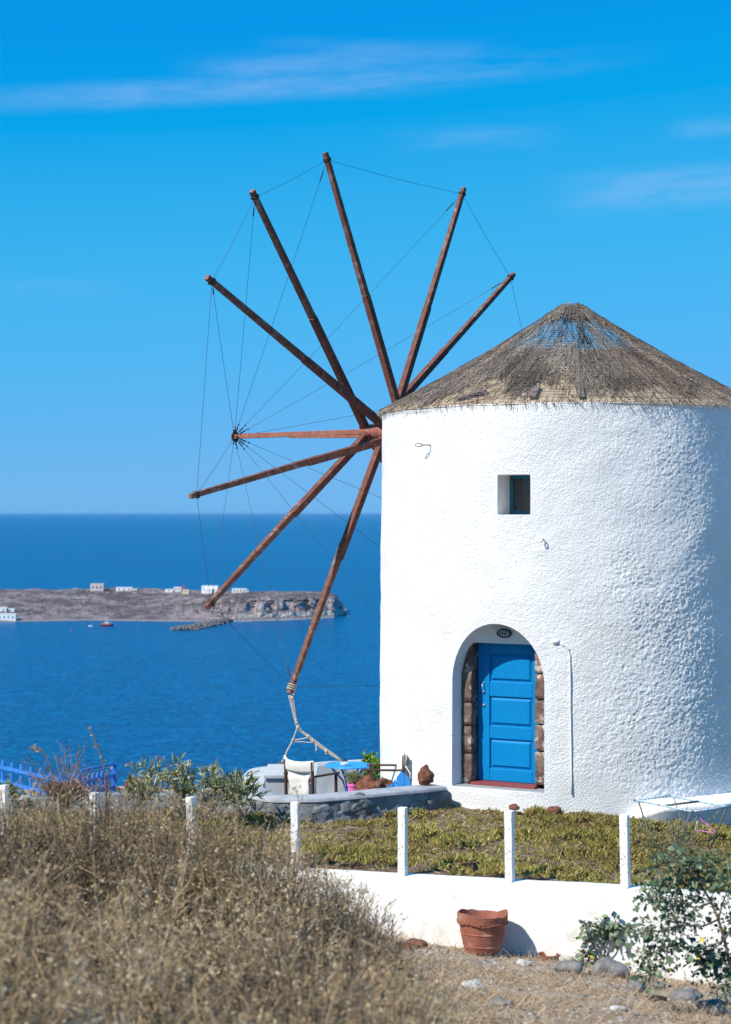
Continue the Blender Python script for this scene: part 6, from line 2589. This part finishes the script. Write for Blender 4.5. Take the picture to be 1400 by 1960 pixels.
# ------------------------------------------------------------------ dry scrub in the lower left
def build_scrub():
    # plants stand on the slope; heights follow from their place
    cells = []
    rg = np.random.default_rng(12)
    top_px = [-200, 0, 100, 250, 400, 480, 560, 640, 700, 760, 830, 900]
    top_py = [1512, 1516, 1506, 1514, 1548, 1580, 1625, 1718, 1785, 1870, 1965, 2020]
    tries = 0
    while len(cells) < 50 and tries < 4000:
        tries += 1
        Y = rg.uniform(7.6, 15.5)
        px = rg.uniform(-170, 800)
        lim = np.interp(px, top_px, top_py)
        x = (px - CX) / F * Y
        gz = float(ground_z(x, Y))
        gpy = CY + F * (CZ - gz) / Y
        if gpy < lim - 10: continue
        zmax = CZ - (lim - CY) / F * Y
        h = min(zmax - gz, rg.uniform(.70, 1.30)) * (.58 + .62 * float(vnoise(np.array(x * 1.3), np.array(Y * 1.1), 6)))
        if h < .18: continue
        if any((x - c[0]) ** 2 + (Y - c[1]) ** 2 < .47 ** 2 for c in cells): continue
        cells.append((x, Y, gz, h * rg.uniform(.86, 1.0)))
    # a back row makes the skyline of the mass
    for px in np.arange(-120, 700, 27):
        Y = rg.uniform(12.6, 14.6)
        lim = np.interp(px, top_px, top_py) + rg.uniform(-22, 8)
        x = (px - CX) / F * Y
        gz = float(ground_z(x, Y))
        h = CZ - (lim - CY) / F * Y - gz
        if h > .15: cells.append((x, Y, gz, h))
    P0, P1, r0, r1, tn = [], [], [], [], []
    LC, LD, LT, LS = [], [], [], []
    for (x, y, gz, h) in cells:
        dark = rg.uniform() < (.42 if y < 11 else .2)
        tone = rg.normal(.06, .09) - (.30 if dark else 0)
        ns = int((17 if dark else 27) + 20 * h)
        base = np.array((x, y, gz))
        R0 = .24 + .28 * h
        ang = rg.uniform(0, 2 * math.pi, ns)
        rr = np.sqrt(rg.uniform(0, 1, ns)) * R0
        hh = h * (1 - .38 * (rr / R0) ** 2) * np.sqrt(rg.uniform(.6, 1.12, ns))
        e = base + np.stack([np.cos(ang) * rr, np.sin(ang) * rr, hh], -1)
        b = base + np.stack([np.cos(ang) * rr * .25, np.sin(ang) * rr * .25, np.full(ns, -.03)], -1)
        m1 = b + (e - b) * .45 + rg.normal(0, .04, (ns, 3))
        for a_, b_, ra, rb in ((b, m1, .0055, .004), (m1, e, .004, .0018)):
            P0.append(a_); P1.append(b_)
            r0.append(np.full(ns, ra)); r1.append(np.full(ns, rb))
            tn.append(np.clip(rg.normal(.28 + tone, .16, ns), 0, 1))
        # side twigs
        per = 13
        lf = rg.choice([.25, .4, .6]) if dark else rg.choice([.55, .8, 1.0])
        k = np.repeat(np.arange(ns), per)
        f = rg.uniform(.12, 1, len(k))[:, None]
        st = np.where(f < .45, b[k] + (m1[k] - b[k]) * (f / .45), m1[k] + (e[k] - m1[k]) * ((f - .45) / .55))
        d = unit(unit(e - b)[k] * .75 + rg.normal(size=(len(k), 3)) * .75)
        L = rg.uniform(.05, .26, len(k))
        en = st + d * L[:, None]
        P0.append(st); P1.append(en)
        r0.append(np.full(len(k), .0022)); r1.append(np.full(len(k), .0012))
        tn.append(np.clip(rg.normal(.48 + tone, .2, len(k)), 0, 1))
        # dry leaves, bracts and seed heads along the twigs
        q = 4
        kk = np.repeat(np.arange(len(k)), q)
        kk = kk[rg.uniform(0, 1, len(kk)) < lf]
        g = rg.uniform(.2, 1.05, len(kk))[:, None]
        LC.append(st[kk] + (en - st)[kk] * g + rg.normal(0, .006, (len(kk), 3)))
        LD.append(unit(d[kk] + rg.normal(size=(len(kk), 3)) * .9))
        LT.append(np.clip(rg.normal(.58 + tone, .26, len(kk)), 0, 1))
        LS.append(rg.uniform(.010, .032, len(kk)))
    # long stray stems arching out of the mass
    for (x, y, gz, h) in cells:
        for j in range(6):
            a_ = np.array((x + rg.normal(0, .12), y + rg.normal(0, .12), gz + h * rg.uniform(.1, .5)))
            d = unit(rg.normal(size=3) * (1, 1, .5) + (0, 0, .75))
            L = rg.uniform(.3, .75) * min(1.0, h * 1.1)
            tt = rg.uniform(.45, .9)
            for q in range(4):
                b_ = a_ + d * L / 4
                P0.append(a_[None]); P1.append(b_[None])
                r0.append(np.array([.0048 - .0009 * q])); r1.append(np.array([.0042 - .0009 * q]))
                tn.append(np.array([tt]))
                a_ = b_
                d = unit(d + rg.normal(size=3) * .22 + np.array((0, 0, -.10)))
    P0, P1 = np.concatenate(P0), np.concatenate(P1)
    V, Fq = prisms(P0, P1, np.concatenate(r0), np.concatenate(r1), 3)
    T = np.repeat(np.concatenate(tn), 6)
    LC, LD, LT, LS = map(np.concatenate, (LC, LD, LT, LS))
    V2, F2 = leafquads(LC, LD, unit(rg.normal(size=LC.shape)), LS, LS * .5)
    o = np_mesh('dry_scrub', np.concatenate([V, V2]), [Fq, F2 + len(V)], M_scrub, tint=np.concatenate([T, np.repeat(LT, 4)]))
    tag(o, 'thick mass of dry tan scrub filling the lower left foreground', 'scrub', kind='stuff')


build_scrub()


b = P(690, 1815, 15.6)
b[2] = float(ground_z(b[0], 15.6))
twig_fan('grey_twig_bush', b, 'sparse grey leafy twigs standing out against the white wall beside the scrub', 'bush',
         [(612, 1690), (630, 1668), (648, 1690), (662, 1700), (676, 1716), (690, 1704), (704, 1696), (716, 1712), (708, 1740), (730, 1742), (742, 1756), (756, 1768), (640, 1720), (660, 1740), (720, 1770), (770, 1785), (748, 1722)],
         15.6, M_bark, .007, 8, 9, 520, mat('grey dry leaf', (.2, .2, .15), None, rough=.8, attr=True, stops=[(0, (.07, .065, .05)), (.6, (.18, .165, .12)), (1, (.36, .31, .2))]), .45, (.02, .045))
# tall dry seed stalks standing out against the sea
def stalk(pts, Y, label, heads, r=.006):
    W = np.array([P(px, py, Y) for px, py in pts])
    b = W[-1]
    t = thing('seed_stalk', b, label, 'dry stalk', 'dry stalks rising from the scrub')
    mb = MB()
    s = np.linspace(0, len(W) - 1, len(W) * 3)
    C = np.stack([np.interp(s, np.arange(len(W)), W[:, i]) for i in range(3)], -1)
    mb.tube(C, np.linspace(r * .6, r, len(C)), 6)
    mb.build('stem', M_litter if False else MATS['dry scrub stem'], t, smooth=True)
    rg = np.random.default_rng(len(pts) * 7 + int(pts[0][0]))
    V_, F_, T_ = [], [], []
    cc, dd = [], []
    for (px, py, s_, nn) in heads:
        c = P(px, py, Y)
        for j in range(nn):
            cc.append(c + rg.normal(size=3) * s_)
            dd.append(unit(rg.normal(size=3) + np.array((0, 0, .5))))
    n = len(cc)
    V, Ft = leafquads(cc, dd, unit(rg.normal(size=(n, 3))), rg.uniform(.012, .028, n), rg.uniform(.008, .014, n))
    o = np_mesh('seed_head', V, [Ft], M_scrub, t, tint=np.repeat(np.clip(rg.normal(.6, .2, n), 0, 1), 4))
    return t


mat('dry scrub stem', (.24, .16, .095), (.16, .10, .06), 30, .9)
stalk([(66, 1436), (78, 1434), (88, 1444), (95, 1462), (100, 1485), (103, 1515), (105, 1560), (108, 1640)], 14.0, 'dry stalk with a drooping seed head before the bare twig shrub',
      [(66, 1434, .014, 26), (74, 1438, .014, 22), (62, 1433, .008, 8), (88, 1446, .006, 6), (96, 1466, .006, 8), (100, 1482, .006, 8), (104, 1492, .01, 10)])
stalk([(170, 1392), (178, 1408), (184, 1424), (190, 1440), (197, 1457), (201, 1480), (203, 1510), (205, 1600)], 14.0, 'tallest dry stalk with beaded seeds rising before the blue fence',
      [(171, 1396, .006, 8), (177, 1408, .006, 10), (185, 1428, .009, 14), (181, 1428, .004, 4), (192, 1448, .006, 8), (199, 1460, .008, 12), (203, 1480, .008, 8), (212, 1472, .007, 8), (207, 1480, .006, 6)])
stalk([(242, 1467), (251, 1461), (257, 1472), (262, 1490), (268, 1530), (270, 1600)], 14.0, 'short hooked dry stalk above the dark red rock', [(242, 1467, .005, 6), (251, 1461, .006, 8)])
stalk([(290, 1463), (300, 1450), (312, 1452), (322, 1466), (330, 1490), (336, 1540), (340, 1620)], 14.0, 'arching dry stalk among the oleanders', [(302, 1450, .005, 6), (312, 1452, .005, 6), (324, 1468, .006, 8)])
stalk([(566, 1512), (572, 1530), (576, 1560), (570, 1600), (560, 1680)], 10.5, 'thin dry stalk before the terrace wall post', [(566, 1514, .008, 8), (574, 1540, .008, 8)], .004)
